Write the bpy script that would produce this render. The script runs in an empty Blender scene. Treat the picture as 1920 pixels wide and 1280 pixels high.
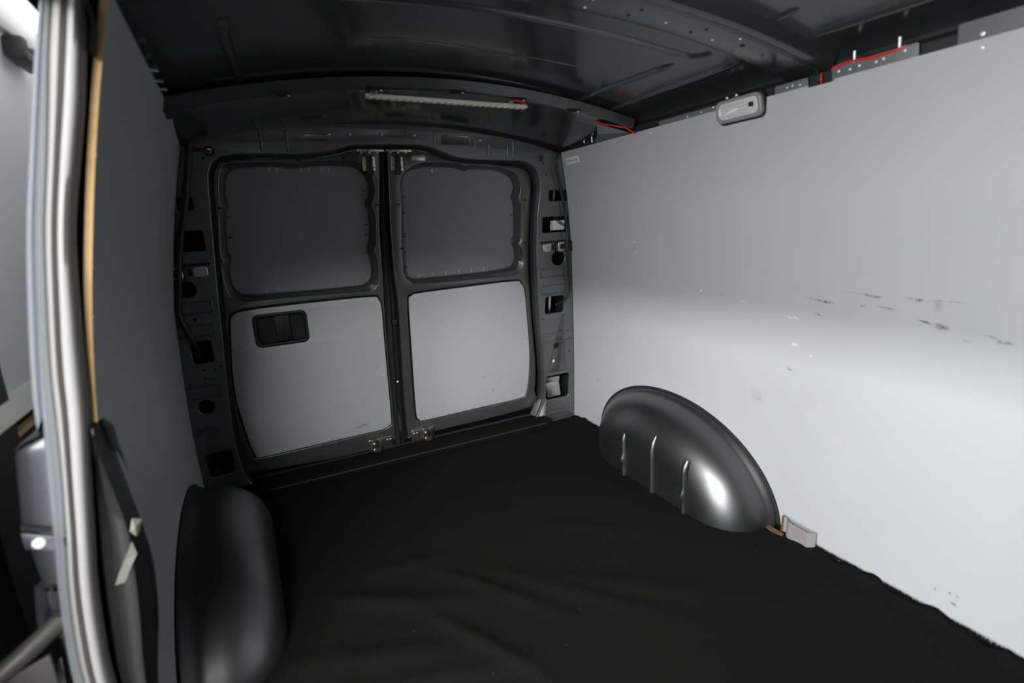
import bpy, bmesh, math, random
from math import pi, sin, cos, radians
from mathutils import Vector, Matrix
random.seed(7)
scene = bpy.context.scene
COL = scene.collection

# ------------------------------------------------------------------ camera
cd = bpy.data.cameras.new('camera')
cd.sensor_width = 36.0
cd.lens = 18.39
cd.clip_start = 0.02
cam = bpy.data.objects.new('camera', cd)
cam.location = (0.0, 0.0, 1.0)
cam.rotation_euler = (radians(77.1125), radians(3.1356), radians(-26.0439))
cd.dof.use_dof = True
cd.dof.focus_distance = 2.1
cd.dof.aperture_fstop = 2.2
COL.objects.link(cam)
scene.camera = cam

# ------------------------------------------------------------------ world, lights, exposure
world = bpy.data.worlds.new('overcast_daylight')
scene.world = world
world.use_nodes = True
bg = world.node_tree.nodes['Background']
bg.inputs[0].default_value = (0.97, 0.99, 1.0, 1)
bg.inputs[1].default_value = 1.9

def area_lamp(name, loc, target, sx, sy, watts, col):
    d = bpy.data.lights.new(name, 'AREA')
    d.shape = 'RECTANGLE'; d.size = sx; d.size_y = sy; d.energy = watts; d.color = col
    o = bpy.data.objects.new(name, d)
    o.location = loc
    o.rotation_euler = (Vector(target) - Vector(loc)).to_track_quat('-Z', 'Y').to_euler()
    COL.objects.link(o)
    return o
# row of workshop tube lamps hung beside the van; the two after it are added fills
area_lamp('workshop_tube_lamps', (-1.7, -.55, 1.95), (1.3, -.55, .65), 1.6, .14, 142, (1.0, .99, .96))
area_lamp('added_front_fill', (-1.65, -2.8, 2.33), (.85, 2.2, .3), 2.4, .34, 470, (1.0, .99, .96))  # added fill that brightens the lower rear boards, no known source
area_lamp('added_side_fill', (-3.1, -1.35, 1.0), (1.0, -1.35, 1.0), 4.7, 1.7, 370, (.985, .995, 1.0))  # added broad fill for the upper right wall, no known source

vs = scene.view_settings
vs.view_transform = 'Standard'
vs.look = 'None'
vs.exposure = 0.0
vs.gamma = 1.0
vs.use_curve_mapping = False

# ------------------------------------------------------------------ materials
MATS = {}
def mat(name, col, rough=0.5, metal=0.0, coat=0.0, spec=0.5, bump=None, rvar=0.0, cvar=0.0, nscale=8.0, trans=0.0, emit=None, sheen=0.0):
    m = bpy.data.materials.new(name)
    m.use_nodes = True
    nt = m.node_tree
    b = nt.nodes['Principled BSDF']
    b.inputs['Base Color'].default_value = (*col, 1)
    b.inputs['Roughness'].default_value = rough
    b.inputs['Metallic'].default_value = metal
    b.inputs['Specular IOR Level'].default_value = spec
    if coat:
        b.inputs['Coat Weight'].default_value = coat
        b.inputs['Coat Roughness'].default_value = 0.12
    if trans:
        b.inputs['Transmission Weight'].default_value = trans
    if sheen:
        b.inputs['Sheen Weight'].default_value = sheen
        b.inputs['Sheen Roughness'].default_value = 0.6
    if emit:
        b.inputs['Emission Color'].default_value = (*emit[0], 1)
        b.inputs['Emission Strength'].default_value = emit[1]
    tc = None
    def coord():
        nonlocal tc
        if tc is None:
            tc = nt.nodes.new('ShaderNodeTexCoord')
        return tc.outputs['Object']
    if rvar or cvar:
        n = nt.nodes.new('ShaderNodeTexNoise')
        n.inputs['Scale'].default_value = nscale
        n.inputs['Detail'].default_value = 5
        nt.links.new(coord(), n.inputs['Vector'])
        if rvar:
            mr = nt.nodes.new('ShaderNodeMapRange')
            mr.inputs[3].default_value = max(0.02, rough - rvar)
            mr.inputs[4].default_value = min(1, rough + rvar)
            nt.links.new(n.outputs['Fac'], mr.inputs[0])
            nt.links.new(mr.outputs[0], b.inputs['Roughness'])
        if cvar:
            mx = nt.nodes.new('ShaderNodeMix')
            mx.data_type = 'RGBA'
            mx.inputs[6].default_value = (*[c * (1 - cvar) for c in col], 1)
            mx.inputs[7].default_value = (*[min(1, c * (1 + cvar)) for c in col], 1)
            nt.links.new(n.outputs['Fac'], mx.inputs[0])
            nt.links.new(mx.outputs[2], b.inputs['Base Color'])
    if bump:
        n2 = nt.nodes.new('ShaderNodeTexNoise')
        n2.inputs['Scale'].default_value = bump[0]
        n2.inputs['Detail'].default_value = 4
        nt.links.new(coord(), n2.inputs['Vector'])
        bp = nt.nodes.new('ShaderNodeBump')
        bp.inputs['Strength'].default_value = bump[1]
        bp.inputs['Distance'].default_value = bump[2]
        nt.links.new(n2.outputs['Fac'], bp.inputs['Height'])
        nt.links.new(bp.outputs['Normal'], b.inputs['Normal'])
    MATS[name] = m
    return m

mat('body_paint', (0.15, 0.155, 0.16), 0.36, 0.65, coat=0.25, rvar=0.06, nscale=6, cvar=0.06)
mat('roof_paint', (0.07, 0.075, 0.079), 0.2, 0.6, coat=0.5, rvar=0.05, nscale=3)
mat('door_paint', (0.11, 0.114, 0.118), 0.34, 0.6, coat=0.25, rvar=0.06, nscale=6)
mat('arch_paint', (0.13, 0.135, 0.138), 0.385, 0.96, coat=0.1, rvar=0.04, nscale=9)
mat('cavity_shade', (0.018, 0.019, 0.02), 0.6, 0.2)  # shade inside slots and cavities put into a near-black colour
mat('jamb_paint', (0.15, 0.165, 0.185), 0.3, 0.85, coat=0.3)
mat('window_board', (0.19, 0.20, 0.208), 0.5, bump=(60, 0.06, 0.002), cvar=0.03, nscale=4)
mat('lining', (0.385, 0.402, 0.42), 0.42, 0.0, bump=(60, 0.06, 0.002), rvar=0.06, nscale=4, cvar=0.03)
mat('plywood_edge', (0.56, 0.37, 0.17), 0.7, cvar=0.25, nscale=60)
mat('black_rubber', (0.014, 0.014, 0.014), 0.75, spec=.25)
mat('black_plastic', (0.009, 0.0095, 0.0105), 0.48, bump=(200, 0.1, 0.001))
mat('cable_black', (0.012, 0.012, 0.012), 0.5)
mat('carpet', (0.0075, 0.0072, 0.0067), 1.0, bump=(520, 0.9, 0.004), cvar=0.5, nscale=260, spec=0.1, sheen=0.0)
mat('zinc', (0.62, 0.58, 0.47), 0.3, 1.0, rvar=0.12, nscale=40, cvar=0.25)
mat('steel', (0.62, 0.61, 0.6), 0.32, 1.0, rvar=0.1, nscale=30)
mat('galvanised', (0.40, 0.39, 0.38), 0.45, 0.55, rvar=0.1, nscale=30)
mat('flange_grey', (0.165, 0.17, 0.18), 0.4, 0.3)
mat('rust', (0.09, 0.05, 0.02), 0.85, cvar=0.5, nscale=70)
mat('screw_metal', (0.85, 0.85, 0.84), 0.4, 0.45)
mat('seal_grey', (0.235, 0.23, 0.226), 0.8, spec=.2)
mat('seal_smooth', (0.20, 0.195, 0.19), 0.6, spec=.3)
mat('red_wire', (0.62, 0.02, 0.015), 0.4)
mat('tape', (0.10, 0.10, 0.09), 0.5)
mat('white_plastic', (0.70, 0.70, 0.67), 0.4)
mat('led_bar', (0.55, 0.54, 0.5), 0.45)
mat('led_chip', (0.75, 0.68, 0.42), 0.3)
mat('lamp_bezel', (0.22, 0.22, 0.225), 0.25)
mat('lamp_lens', (0.50, 0.51, 0.515), 0.12, 0.0, coat=.6)
mat('grey_trim', (0.44, 0.44, 0.43), 0.55)
mat('outer_door', (0.74, 0.75, 0.75), 0.45)
mat('jamb_lit', (0.40, 0.43, 0.47), 0.3, 0.6, coat=0.4)  # jamb paint made paler, the strong light on the strips is in the colour
mat('skin_paint', (0.55, 0.57, 0.6), 0.35, 0.5)
mat('lint_grey', (0.3, 0.3, 0.28), 0.8)
mat('dark_trim', (0.03, 0.029, 0.026), 0.6)
mat('lip_highlight', (0.22, 0.225, 0.23), 0.25, 0.9)  # door paint made paler and glossier to draw the edge highlight
mat('arm_metal', (0.045, 0.043, 0.04), 0.5)
mat('beige_trim', (0.62, 0.6, 0.57), 0.45)
mat('tan_strip', (0.58, 0.42, 0.22), 0.6)
mat('concrete', (0.20, 0.19, 0.18), 0.9, cvar=0.2, nscale=5)
mat('label_paper', (0.72, 0.73, 0.72), 0.5)
mat('label_ink', (0.03, 0.035, 0.035), 0.6)

# corrugation of the felt seal
def corrugate(m):
    nt = m.node_tree
    b = nt.nodes['Principled BSDF']
    t = nt.nodes.new('ShaderNodeTexCoord')
    w = nt.nodes.new('ShaderNodeTexWave')
    w.bands_direction = 'Z'
    w.inputs['Scale'].default_value = 62
    w.inputs['Distortion'].default_value = 0.8
    nt.links.new(t.outputs['Object'], w.inputs['Vector'])
    bp = nt.nodes.new('ShaderNodeBump')
    bp.inputs['Strength'].default_value = 0.35
    bp.inputs['Distance'].default_value = 0.002
    nt.links.new(w.outputs['Fac'], bp.inputs['Height'])
    nt.links.new(bp.outputs['Normal'], b.inputs['Normal'])
corrugate(MATS['seal_grey'])

# lens ridges
def ridges(m):
    nt = m.node_tree
    b = nt.nodes['Principled BSDF']
    t = nt.nodes.new('ShaderNodeTexCoord')
    w = nt.nodes.new('ShaderNodeTexWave')
    w.bands_direction = 'Z'
    w.inputs['Scale'].default_value = 70
    w.inputs['Distortion'].default_value = 1.5
    nt.links.new(t.outputs['Object'], w.inputs['Vector'])
    bp = nt.nodes.new('ShaderNodeBump')
    bp.inputs['Strength'].default_value = 0.3
    bp.inputs['Distance'].default_value = 0.001
    nt.links.new(w.outputs['Fac'], bp.inputs['Height'])
    nt.links.new(bp.outputs['Normal'], b.inputs['Normal'])
ridges(MATS['lamp_lens'])

def scuffed(name, base, scuffs):
    """lining board with rub marks; each: (a, z, half length, half width, tilt deg, strength, colour key), a = coordinate along the board"""
    m = MATS[base].copy()
    m.name = name
    nt = m.node_tree
    b = nt.nodes['Principled BSDF']
    t = nt.nodes.new('ShaderNodeTexCoord')
    nz = nt.nodes.new('ShaderNodeTexNoise')
    nz.inputs['Scale'].default_value = 90
    nz.inputs['Detail'].default_value = 4
    nt.links.new(t.outputs['Object'], nz.inputs['Vector'])
    # wobble
    wob = nt.nodes.new('ShaderNodeVectorMath'); wob.operation = 'SCALE'
    wob.inputs[3].default_value = 0.006
    nt.links.new(nz.outputs['Color'], wob.inputs[0])
    add = nt.nodes.new('ShaderNodeVectorMath'); add.operation = 'ADD'
    nt.links.new(t.outputs['Object'], add.inputs[0])
    nt.links.new(wob.outputs[0], add.inputs[1])
    src = b.inputs['Base Color'].links[0].from_socket
    cols = {'d': (0.10, 0.105, 0.11, 1), 'w': (0.72, 0.73, 0.70, 1), 'b': (0.50, 0.45, 0.37, 1), 'o': (0.45, 0.18, 0.05, 1)}
    axis = scuffs[0]
    for (a, z, hl, hw_, tilt, st, key) in scuffs[1:]:
        hl *= 1.15; hw_ *= 1.35; st = min(1, st * 1.25)
        mp = nt.nodes.new('ShaderNodeMapping')
        mp.vector_type = 'TEXTURE'
        if axis == 'y':
            mp.inputs['Location'].default_value = (0, a + .003, z + .003)
            mp.inputs['Rotation'].default_value = (radians(tilt), 0, 0)
            mp.inputs['Scale'].default_value = (1000, hl, hw_)
        else:
            mp.inputs['Location'].default_value = (a + .003, 0, z + .003)
            mp.inputs['Rotation'].default_value = (0, radians(-tilt), 0)
            mp.inputs['Scale'].default_value = (hl, 1000, hw_)
        nt.links.new(add.outputs[0], mp.inputs['Vector'])
        ln = nt.nodes.new('ShaderNodeVectorMath'); ln.operation = 'LENGTH'
        nt.links.new(mp.outputs[0], ln.inputs[0])
        mr = nt.nodes.new('ShaderNodeMapRange')
        mr.interpolation_type = 'SMOOTHSTEP'
        mr.inputs[1].default_value = 1.0
        mr.inputs[2].default_value = 0.25
        mr.inputs[3].default_value = 0.0
        mr.inputs[4].default_value = st
        nt.links.new(ln.outputs['Value'], mr.inputs[0])
        mul = nt.nodes.new('ShaderNodeMath'); mul.operation = 'MULTIPLY'
        mr2 = nt.nodes.new('ShaderNodeMapRange')
        mr2.inputs[1].default_value = 0.35; mr2.inputs[2].default_value = 0.62
        nt.links.new(nz.outputs['Fac'], mr2.inputs[0])
        nt.links.new(mr.outputs[0], mul.inputs[0])
        nt.links.new(mr2.outputs[0], mul.inputs[1])
        mx = nt.nodes.new('ShaderNodeMix'); mx.data_type = 'RGBA'
        nt.links.new(mul.outputs[0], mx.inputs[0])
        nt.links.new(src, mx.inputs[6])
        mx.inputs[7].default_value = cols[key]
        src = mx.outputs[2]
    nt.links.new(src, b.inputs['Base Color'])
    MATS[name] = m
    return m

# ------------------------------------------------------------------ helpers
def finish(ob, m, parent, smooth=None):
    ob.data.materials.clear()
    ob.data.materials.append(MATS[m] if isinstance(m, str) else m)
    if parent is not None:
        ob.parent = parent
    if smooth is not None:
        me = ob.data
        me.polygons.foreach_set('use_smooth', [True] * len(me.polygons))
        me.set_sharp_from_angle(angle=radians(smooth))
    return ob

def obj(name, me, m, parent=None, smooth=None):
    ob = bpy.data.objects.new(name, me)
    COL.objects.link(ob)
    return finish(ob, m, parent, smooth)

def pydata(name, v, f, m, parent=None, smooth=None):
    me = bpy.data.meshes.new(name)
    me.from_pydata([tuple(p) for p in v], [], f)
    bm = bmesh.new(); bm.from_mesh(me)
    bmesh.ops.recalc_face_normals(bm, faces=bm.faces)
    bm.to_mesh(me); bm.free()
    me.update()
    return obj(name, me, m, parent, smooth)

def tag(o, label, cat=None, kind=None, group=None):
    if label: o['label'] = label
    if cat: o['category'] = cat
    if kind: o['kind'] = kind
    if group: o['group'] = group
    return o

def root(name, label, cat, loc=(0, 0, 0), kind=None, group=None):
    o = bpy.data.objects.new(name, None)
    o.empty_display_size = 0.05
    COL.objects.link(o)
    tag(o, label, cat, kind, group)
    return o

def dense(pts, closed=True, n=6):
    """Catmull-Rom through pts"""
    out = []
    N = len(pts)
    rng = range(N) if closed else range(N - 1)
    for i in rng:
        if closed:
            p0, p1, p2, p3 = pts[i - 1], pts[i], pts[(i + 1) % N], pts[(i + 2) % N]
        else:
            p0, p1, p2, p3 = pts[max(i - 1, 0)], pts[i], pts[i + 1], pts[min(i + 2, N - 1)]
        for k in range(n):
            t = k / n
            out.append(tuple(0.5 * ((2 * b) + (-a + c) * t + (2 * a - 5 * b + 4 * c - d) * t * t + (-a + 3 * b - 3 * c + d) * t ** 3)
                             for a, b, c, d in zip(p0, p1, p2, p3)))
    if not closed:
        out.append(tuple(pts[-1]))
    return out

def resample(pts, n, closed=True):
    P = [Vector(p) for p in pts]
    if closed: P.append(P[0].copy())
    L = [0.0]
    for a, b in zip(P, P[1:]): L.append(L[-1] + (b - a).length)
    tot = L[-1]
    out = []
    j = 0
    for i in range(n):
        s = tot * i / (n if closed else n - 1)
        while j < len(L) - 2 and L[j + 1] < s: j += 1
        d = L[j + 1] - L[j]
        out.append(P[j].lerp(P[j + 1], 0 if d == 0 else min(1, (s - L[j]) / d)))
    return out

def rrect(x0, z0, x1, z1, r, n=5):
    if x0 > x1: x0, x1 = x1, x0
    if z0 > z1: z0, z1 = z1, z0
    r = min(r, (x1 - x0) / 2 - 1e-4, (z1 - z0) / 2 - 1e-4)
    out = []
    for cx, cz, a0 in ((x1 - r, z1 - r, 0), (x0 + r, z1 - r, 90), (x0 + r, z0 + r, 180), (x1 - r, z0 + r, 270)):
        for k in range(n + 1):
            a = radians(a0 + 90 * k / n)
            out.append((cx + r * cos(a), cz + r * sin(a)))
    return out

def ell(cx, cz, rx, rz=None, n=20):
    rz = rz or rx
    return [(cx + rx * cos(2 * pi * k / n), cz + rz * sin(2 * pi * k / n)) for k in range(n)]

def plate_mesh(name, loops, d0, d1, bevel, mp):
    """sheet bounded by loops[0] with holes loops[1:], between depths d0 and d1; mp maps (u, v, depth) to the world"""
    cu = bpy.data.curves.new(name, 'CURVE')
    cu.dimensions = '2D'
    cu.fill_mode = 'BOTH'
    half = (d1 - d0) / 2
    cu.extrude = max(half - bevel, 0.0)
    cu.bevel_depth = bevel
    cu.bevel_resolution = 2 if bevel > 0.0015 else 1
    cu.offset = -bevel
    for lp in loops:
        s = cu.splines.new('POLY')
        s.points.add(len(lp) - 1)
        for p, q in zip(s.points, lp):
            p.co = (q[0], q[1], 0, 1)
        s.use_cyclic_u = True
    tmp = bpy.data.objects.new(name, cu)
    COL.objects.link(tmp)
    dg = bpy.context.evaluated_depsgraph_get()
    me = bpy.data.meshes.new_from_object(tmp.evaluated_get(dg))
    bpy.data.objects.remove(tmp)
    bpy.data.curves.remove(cu)
    mid = (d0 + d1) / 2
    for v in me.vertices:
        v.co = mp(v.co.x, v.co.y, mid - v.co.z)
    bm = bmesh.new(); bm.from_mesh(me)
    bmesh.ops.remove_doubles(bm, verts=bm.verts, dist=1e-5)
    bmesh.ops.recalc_face_normals(bm, faces=bm.faces)
    bm.to_mesh(me); bm.free()
    me.name = name
    return me

def plate(name, loops, d0, d1, bevel, mp, m, parent=None):
    return obj(name, plate_mesh(name, loops, d0, d1, bevel, mp), m, parent, smooth=35)

def loft(name, rails, m, parent=None, closed=False, smooth=40, caps=False):
    n = len(rails[0])
    v = [p for r in rails for p in r]
    f = []
    R = len(rails)
    for i in range(R - 1 + (1 if closed else 0)):
        a, b = i, (i + 1) % R
        for j in range(n - 1):
            f.append((a * n + j, a * n + j + 1, b * n + j + 1, b * n + j))
    if caps:
        f.append(tuple(i * n for i in range(R)))
        f.append(tuple(i * n + n - 1 for i in range(R))[::-1])
    return pydata(name, v, f, m, parent, smooth)

def tube_data(path, r, n=8, closed=False, caps=True):
    P = [Vector(p) for p in path]
    N = len(P)
    v = []; f = []
    up = None
    rad = r if isinstance(r, (list, tuple)) else [r] * N
    for i in range(N):
        if closed:
            t = (P[(i + 1) % N] - P[i - 1])
        else:
            t = P[min(i + 1, N - 1)] - P[max(i - 1, 0)]
        t.normalize()
        if up is None:
            up = Vector((0, 0, 1)) if abs(t.z) < 0.9 else Vector((1, 0, 0))
        up = (up - t * up.dot(t)).normalized()
        s = t.cross(up)
        for k in range(n):
            a = 2 * pi * k / n
            v.append(P[i] + (up * cos(a) + s * sin(a)) * rad[i])
    for i in range(N - 1 + (1 if closed else 0)):
        b = (i + 1) % N
        for k in range(n):
            f.append((i * n + k, i * n + (k + 1) % n, b * n + (k + 1) % n, b * n + k))
    if caps and not closed:
        f.append(tuple(range(n))[::-1])
        f.append(tuple((N - 1) * n + k for k in range(n)))
    return v, f

def tube(name, path, r, m, parent=None, n=8, closed=False):
    v, f = tube_data(path, r, n, closed)
    return pydata(name, v, f, m, parent, smooth=50)

def box_data(x0, y0, z0, x1, y1, z1):
    v = [(x0, y0, z0), (x1, y0, z0), (x1, y1, z0), (x0, y1, z0), (x0, y0, z1), (x1, y0, z1), (x1, y1, z1), (x0, y1, z1)]
    f = [(0, 3, 2, 1), (4, 5, 6, 7), (0, 1, 5, 4), (1, 2, 6, 5), (2, 3, 7, 6), (3, 0, 4, 7)]
    return v, f

def box(name, x0, y0, z0, x1, y1, z1, m, parent=None, bevel=0.0, mp=None):
    v, f = box_data(x0, y0, z0, x1, y1, z1)
    me = bpy.data.meshes.new(name)
    me.from_pydata(v, [], f)
    bm = bmesh.new(); bm.from_mesh(me)
    if bevel:
        bmesh.ops.bevel(bm, geom=bm.edges[:], offset=bevel, segments=2, affect='EDGES', profile=0.6)
    if mp:
        for q in bm.verts: q.co = mp(*q.co)
    bmesh.ops.recalc_face_normals(bm, faces=bm.faces)
    bm.to_mesh(me); bm.free()
    return obj(name, me, m, parent, smooth=40 if bevel else None)

def interp(x, xs, ys):
    if x <= xs[0]: return ys[0]
    for i in range(len(xs) - 1):
        if x <= xs[i + 1]:
            t = (x - xs[i]) / (xs[i + 1] - xs[i])
            return ys[i] + t * (ys[i + 1] - ys[i])
    return ys[-1]

def bolt_mesh(r, h):
    """small domed screw head, axis +Z, base at 0"""
    v = []; f = []
    n = 10
    prof = [(r, 0), (r, h * 0.45), (r * 0.72, h * 0.85), (r * 0.3, h)]
    for pr, pz in prof:
        for k in range(n):
            v.append((pr * cos(2 * pi * k / n), pr * sin(2 * pi * k / n), pz))
    for i in range(len(prof) - 1):
        for k in range(n):
            f.append((i * n + k, i * n + (k + 1) % n, (i + 1) * n + (k + 1) % n, (i + 1) * n + k))
    f.append(tuple((len(prof) - 1) * n + k for k in range(n)))
    me = bpy.data.meshes.new('screw')
    me.from_pydata(v, [], f)
    me.polygons.foreach_set('use_smooth', [True] * len(me.polygons))
    return me

SCREW = bolt_mesh(0.0042, 0.0022)
SCREW.materials.append(MATS['screw_metal'])
def screw(loc, axis, parent, name='screw', me=None, scale=1.0):
    o = bpy.data.objects.new(name, me or SCREW)
    COL.objects.link(o)
    o.parent = parent
    o.location = loc
    o.rotation_euler = Vector(axis).to_track_quat('Z', 'Y').to_euler()
    o.scale = (scale, scale, scale)
    return o

# ------------------------------------------------------------------ the van's body lines
CX = 0.535                       # centre line of the load bay
LEAN = 0.13                      # the rear end leans forward
def hwL(z): return interp(z, [-.3, 0, .33, .54, .735, .92, 1.12, 1.25, 1.31, 1.45], [.84, .84, .838, .828, .815, .787, .745, .712, .695, .655])
def hwR(z): return interp(z, [-.3, 0, .38, .68, .9, 1.115, 1.27, 1.35], [.84, .84, .82, .797, .778, .745, .711, .69])
def smoothed(fn, z, h=0.08):
    return sum(fn(z + h * k / 4) for k in range(-4, 5)) / 9
def xL(y, z): return CX - smoothed(hwL, z) + 0.027 * (2.2 - y)
def xR(z): return CX + smoothed(hwR, z)
def RE(x, z, w): return (x, 2.2 + w - LEAN * z, z)          # rear end: along the opening, height, depth behind the pillars
def yrear(z): return 2.2 - LEAN * z
def zroof(x, y):
    t = min(1, max(0, (y - 1.4) / .6)); t = t * t * (3 - 2 * t)
    return 1.432 - 0.055 * t - 0.175 * (x - CX) ** 2

# ================================================================== SETTING
# ---------------- ground outside
g = pydata('ground', [(-9, -9, -.55), (9, -9, -.55), (9, 9, -.55), (-9, 9, -.55)], [(0, 1, 2, 3)], 'concrete')
tag(g, 'grey concrete ground outside the van', 'ground', 'structure')

# ---------------- floor
fl = box('floor', -.30, -.5, -.10, 1.42, 2.32, -.012, 'body_paint')
tag(fl, 'painted steel van floor under the black carpet', 'floor', 'structure')

# ---------------- carpet: one heavy black sheet with folds
def fold(x, y):
    z = 0.0
    for (cx, cy, ang, L, w, h) in ((.16, 1.30, -38, .16, .022, .011), (.32, 1.22, -30, .20, .03, .010), (.10, 1.12, -22, .22, .035, .012),
                                   (.45, 1.20, -55, .20, .022, .012), (.62, 1.10, -50, .24, .025, .011), (.36, 1.03, -62, .2, .02, .012),
                                   (.78, 1.03, -40, .25, .03, .009), (.24, .98, -15, .2, .03, .010), (.55, .96, 25, .14, .02, .008), (.27, 1.42, -10, .12, .02, .006),
                                   (.02, 1.02, 65, .1, .02, .008), (.86, 1.3, -35, .2, .03, .006)):
        a = radians(ang)
        u = (x - cx) * cos(a) + (y - cy) * sin(a)
        v = -(x - cx) * sin(a) + (y - cy) * cos(a)
        z += h * math.exp(-(u / L) ** 2 - (v / w) ** 2)
    z += .0016 * sin(9 * x + 3 * y) * sin(7 * y - 2 * x)
    return z
NXc, NYc = 120, 170
cv = []; cf = []
for j in range(NYc + 1):
    y = -.42 + (2.165 + .42) * j / NYc
    for i in range(NXc + 1):
        s = i / NXc
        x0 = xL(max(y, .9), 0.0) + .004 if y > .9 else -.27
        x1 = xR(0.0) - .008
        x = x0 + (x1 - x0) * s
        z = .004 + fold(x, y)
        edge = max(0, 1 - min(s, 1 - s) * 45)
        z += edge * (.012 + .006 * sin(y * 37) + .004 * sin(y * 91 + 1))
        if i == NXc: x += random.uniform(-.004, .003)
        if j == NYc: z += .006 * random.random()
        cv.append((x, y, z))
for j in range(NYc):
    for i in range(NXc):
        a = j * (NXc + 1) + i
        cf.append((a, a + 1, a + NXc + 2, a + NXc + 1))
carpet = pydata('carpet', cv, cf, 'carpet', None, 180)
md = carpet.modifiers.new('thickness', 'SOLIDIFY'); md.thickness = 0.006; md.offset = -1
tag(carpet, 'black wrinkled carpet covering the whole load floor', 'carpet')
fb = []; ff = []
def blade(px, py, pz, dx, dy, dz, w):
    i = len(fb)
    fb.extend([(px, py - w, pz), (px, py + w, pz), (px + dx, py + dy, pz + dz)])
    ff.append((i, i + 1, i + 2))
for k in range(5200):
    y = random.uniform(.2, 2.1)
    blade(xR(0) - .008 - random.random() * .006, y, .012, random.uniform(-.004, .003), random.uniform(-.004, .004), random.uniform(.004, .012), .0012)
fr = pydata('carpet_fringe', fb, ff, 'carpet', carpet)
fr['kind'] = 'stuff'

lv = []; lf = []
for k in range(60):
    x = random.uniform(.0, 1.25); y = random.uniform(.75, 2.0); z = .006 + fold(x, y); q = random.uniform(.0004, .0009)
    i = len(lv)
    lv += [(x - q, y - q, z), (x + q, y - q * .5, z), (x, y + q, z), (x, y, z + q)]
    lf += [(i, i + 1, i + 3), (i + 1, i + 2, i + 3), (i + 2, i, i + 3)]
lint = pydata('lint', lv, lf, 'lint_grey', carpet)
lint['kind'] = 'stuff'

# ---------------- ceiling: roof skin, bows, pressed ribs
ceil = root('ceiling', 'dark glossy painted steel roof with cross bows', 'ceiling', kind='structure')
prof = []
NXr = 48
rv = []; rf = []
ys = [-.55 + i * (2.12 + .55) / 40 for i in range(41)]
xs = []
for i in range(NXr + 1):
    xs.append(CX - .745 + 1.49 * i / NXr)
cols = len(xs) + 4
for y in ys:
    zz = zroof(xs[0], y)
    rv.append((CX - .750, y, 1.310)); rv.append((CX - .750, y, zz - .006))
    for x in xs: rv.append((x, y, zroof(x, y)))
    rv.append((CX + .80, y, zz - .035)); rv.append((CX + .90, y, 1.20))
for j in range(len(ys) - 1):
    for i in range(cols - 1):
        if i <= 1 and -0.2 < ys[j] < .88: pass
        a = j * cols + i
        rf.append((a, a + 1, a + cols + 1, a + cols))
rp = pydata('roof_skin', rv, rf, 'roof_paint', ceil, 60)

def roof_rib(name, pts, w, h, n=8):
    """pressed bead following the roof underside"""
    P = dense(pts, closed=False, n=n)
    rails = [[], [], [], [], []]
    for i, p in enumerate(P):
        a = Vector(P[max(i - 1, 0)]); b = Vector(P[min(i + 1, len(P) - 1)])
        t = (b - a).normalized(); nrm = Vector((-t.y, t.x))
        taper = min(1, min(i, len(P) - 1 - i) / 3 + .25)
        for k, (o, d) in enumerate(((-1, -.001), (-.6, h * .7), (0, h), (.6, h * .7), (1, -.001))):
            x = p[0] + nrm.x * o * w * taper; y = p[1] + nrm.y * o * w * taper
            rails[k].append((x, y, zroof(x, y) - d * taper))
    return loft(name, rails, 'roof_paint', ceil, smooth=60)
roof_rib('roof_rib', [(.18, 1.075), (.289, 1.087), (.493, 1.105), (.70, 1.118), (.90, 1.115), (1.04, 1.105), (1.075, 1.085), (1.085, 1.05)], .012, .007)
roof_rib('roof_rib', [(.30, 1.30), (.595, 1.345), (.90, 1.34)], .004, .003)
roof_rib('roof_rib', [(1.03, 1.62), (1.055, 1.36), (1.065, 1.16)], .013, .008)
roof_rib('roof_rib', [(1.165, 1.67), (1.17, 1.25), (1.165, 1.03)], .011, .008)
roof_rib('roof_rib', [(-.05, 1.53), (.344, 1.525), (.644, 1.54), (.98, 1.56)], .010, .006)
roof_rib('roof_rib', [(.04, 1.62), (.015, 1.36), (.005, 1.16)], .013, .008)
roof_rib('roof_rib', [(1.055, .865), (1.05, .79)], .012, .007)
roof_rib('roof_rib', [(1.165, .855), (1.18, .64), (1.19, .4)], .011, .008)
roof_rib('roof_rib', [(.75, .78), (.93, .77), (.985, .74), (.99, .68)], .013, .008)

def bow(name, sect, cz, x0, x1, label=None):
    """cross bow: section points (y, dz) swept over the arched roof"""
    N = 40
    rails = []
    for (y, dz) in sect:
        r = []
        for i in range(N + 1):
            x = x0 + (x1 - x0) * i / N
            r.append((x, y, cz - .175 * (x - CX) ** 2 + dz))
        rails.append(r)
    o = loft(name, rails, 'roof_paint', ceil, smooth=30)
    return o
b1 = bow('roof_bow', [(.855, .032), (.862, .002), (.868, 0), (.878, 0), (.882, .006), (.892, .006), (.896, 0), (.972, 0), (.980, .003), (.99, .030)], 1.402, -.19, 1.275)
def zb1(x): return 1.402 - .175 * (x - CX) ** 2
for (x, y, r) in [(.58, .925, .004), (.645, .918, .003), (.65, .955, .003), (.75, .948, .004), (.757, .915, .004), (.84, .938, .003), (.915, .945, .004), (.93, .915, .004), (.98, .945, .003), (1.05, .925, .006), (1.02, .905, .003), (.43, .925, .004), (.36, .95, .004)]:
    o = screw((x, y, zb1(x) + .0005), (0, 0, -1), b1, 'bolt_hole', scale=r / .0042)
    o.data = SCREW if r < .0035 else SCREW.copy()
    if r >= .0035:
        o.data.materials.clear(); o.data.materials.append(MATS['black_rubber'])
b2 = bow('roof_bow', [(1.535, .03), (1.542, .004), (1.55, 0), (1.575, .004), (1.60, .002), (1.632, 0), (1.64, .006), (1.65, .04)], 1.378, -.17, 1.242)
def zb2(x): return 1.378 - .175 * (x - CX) ** 2
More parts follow.
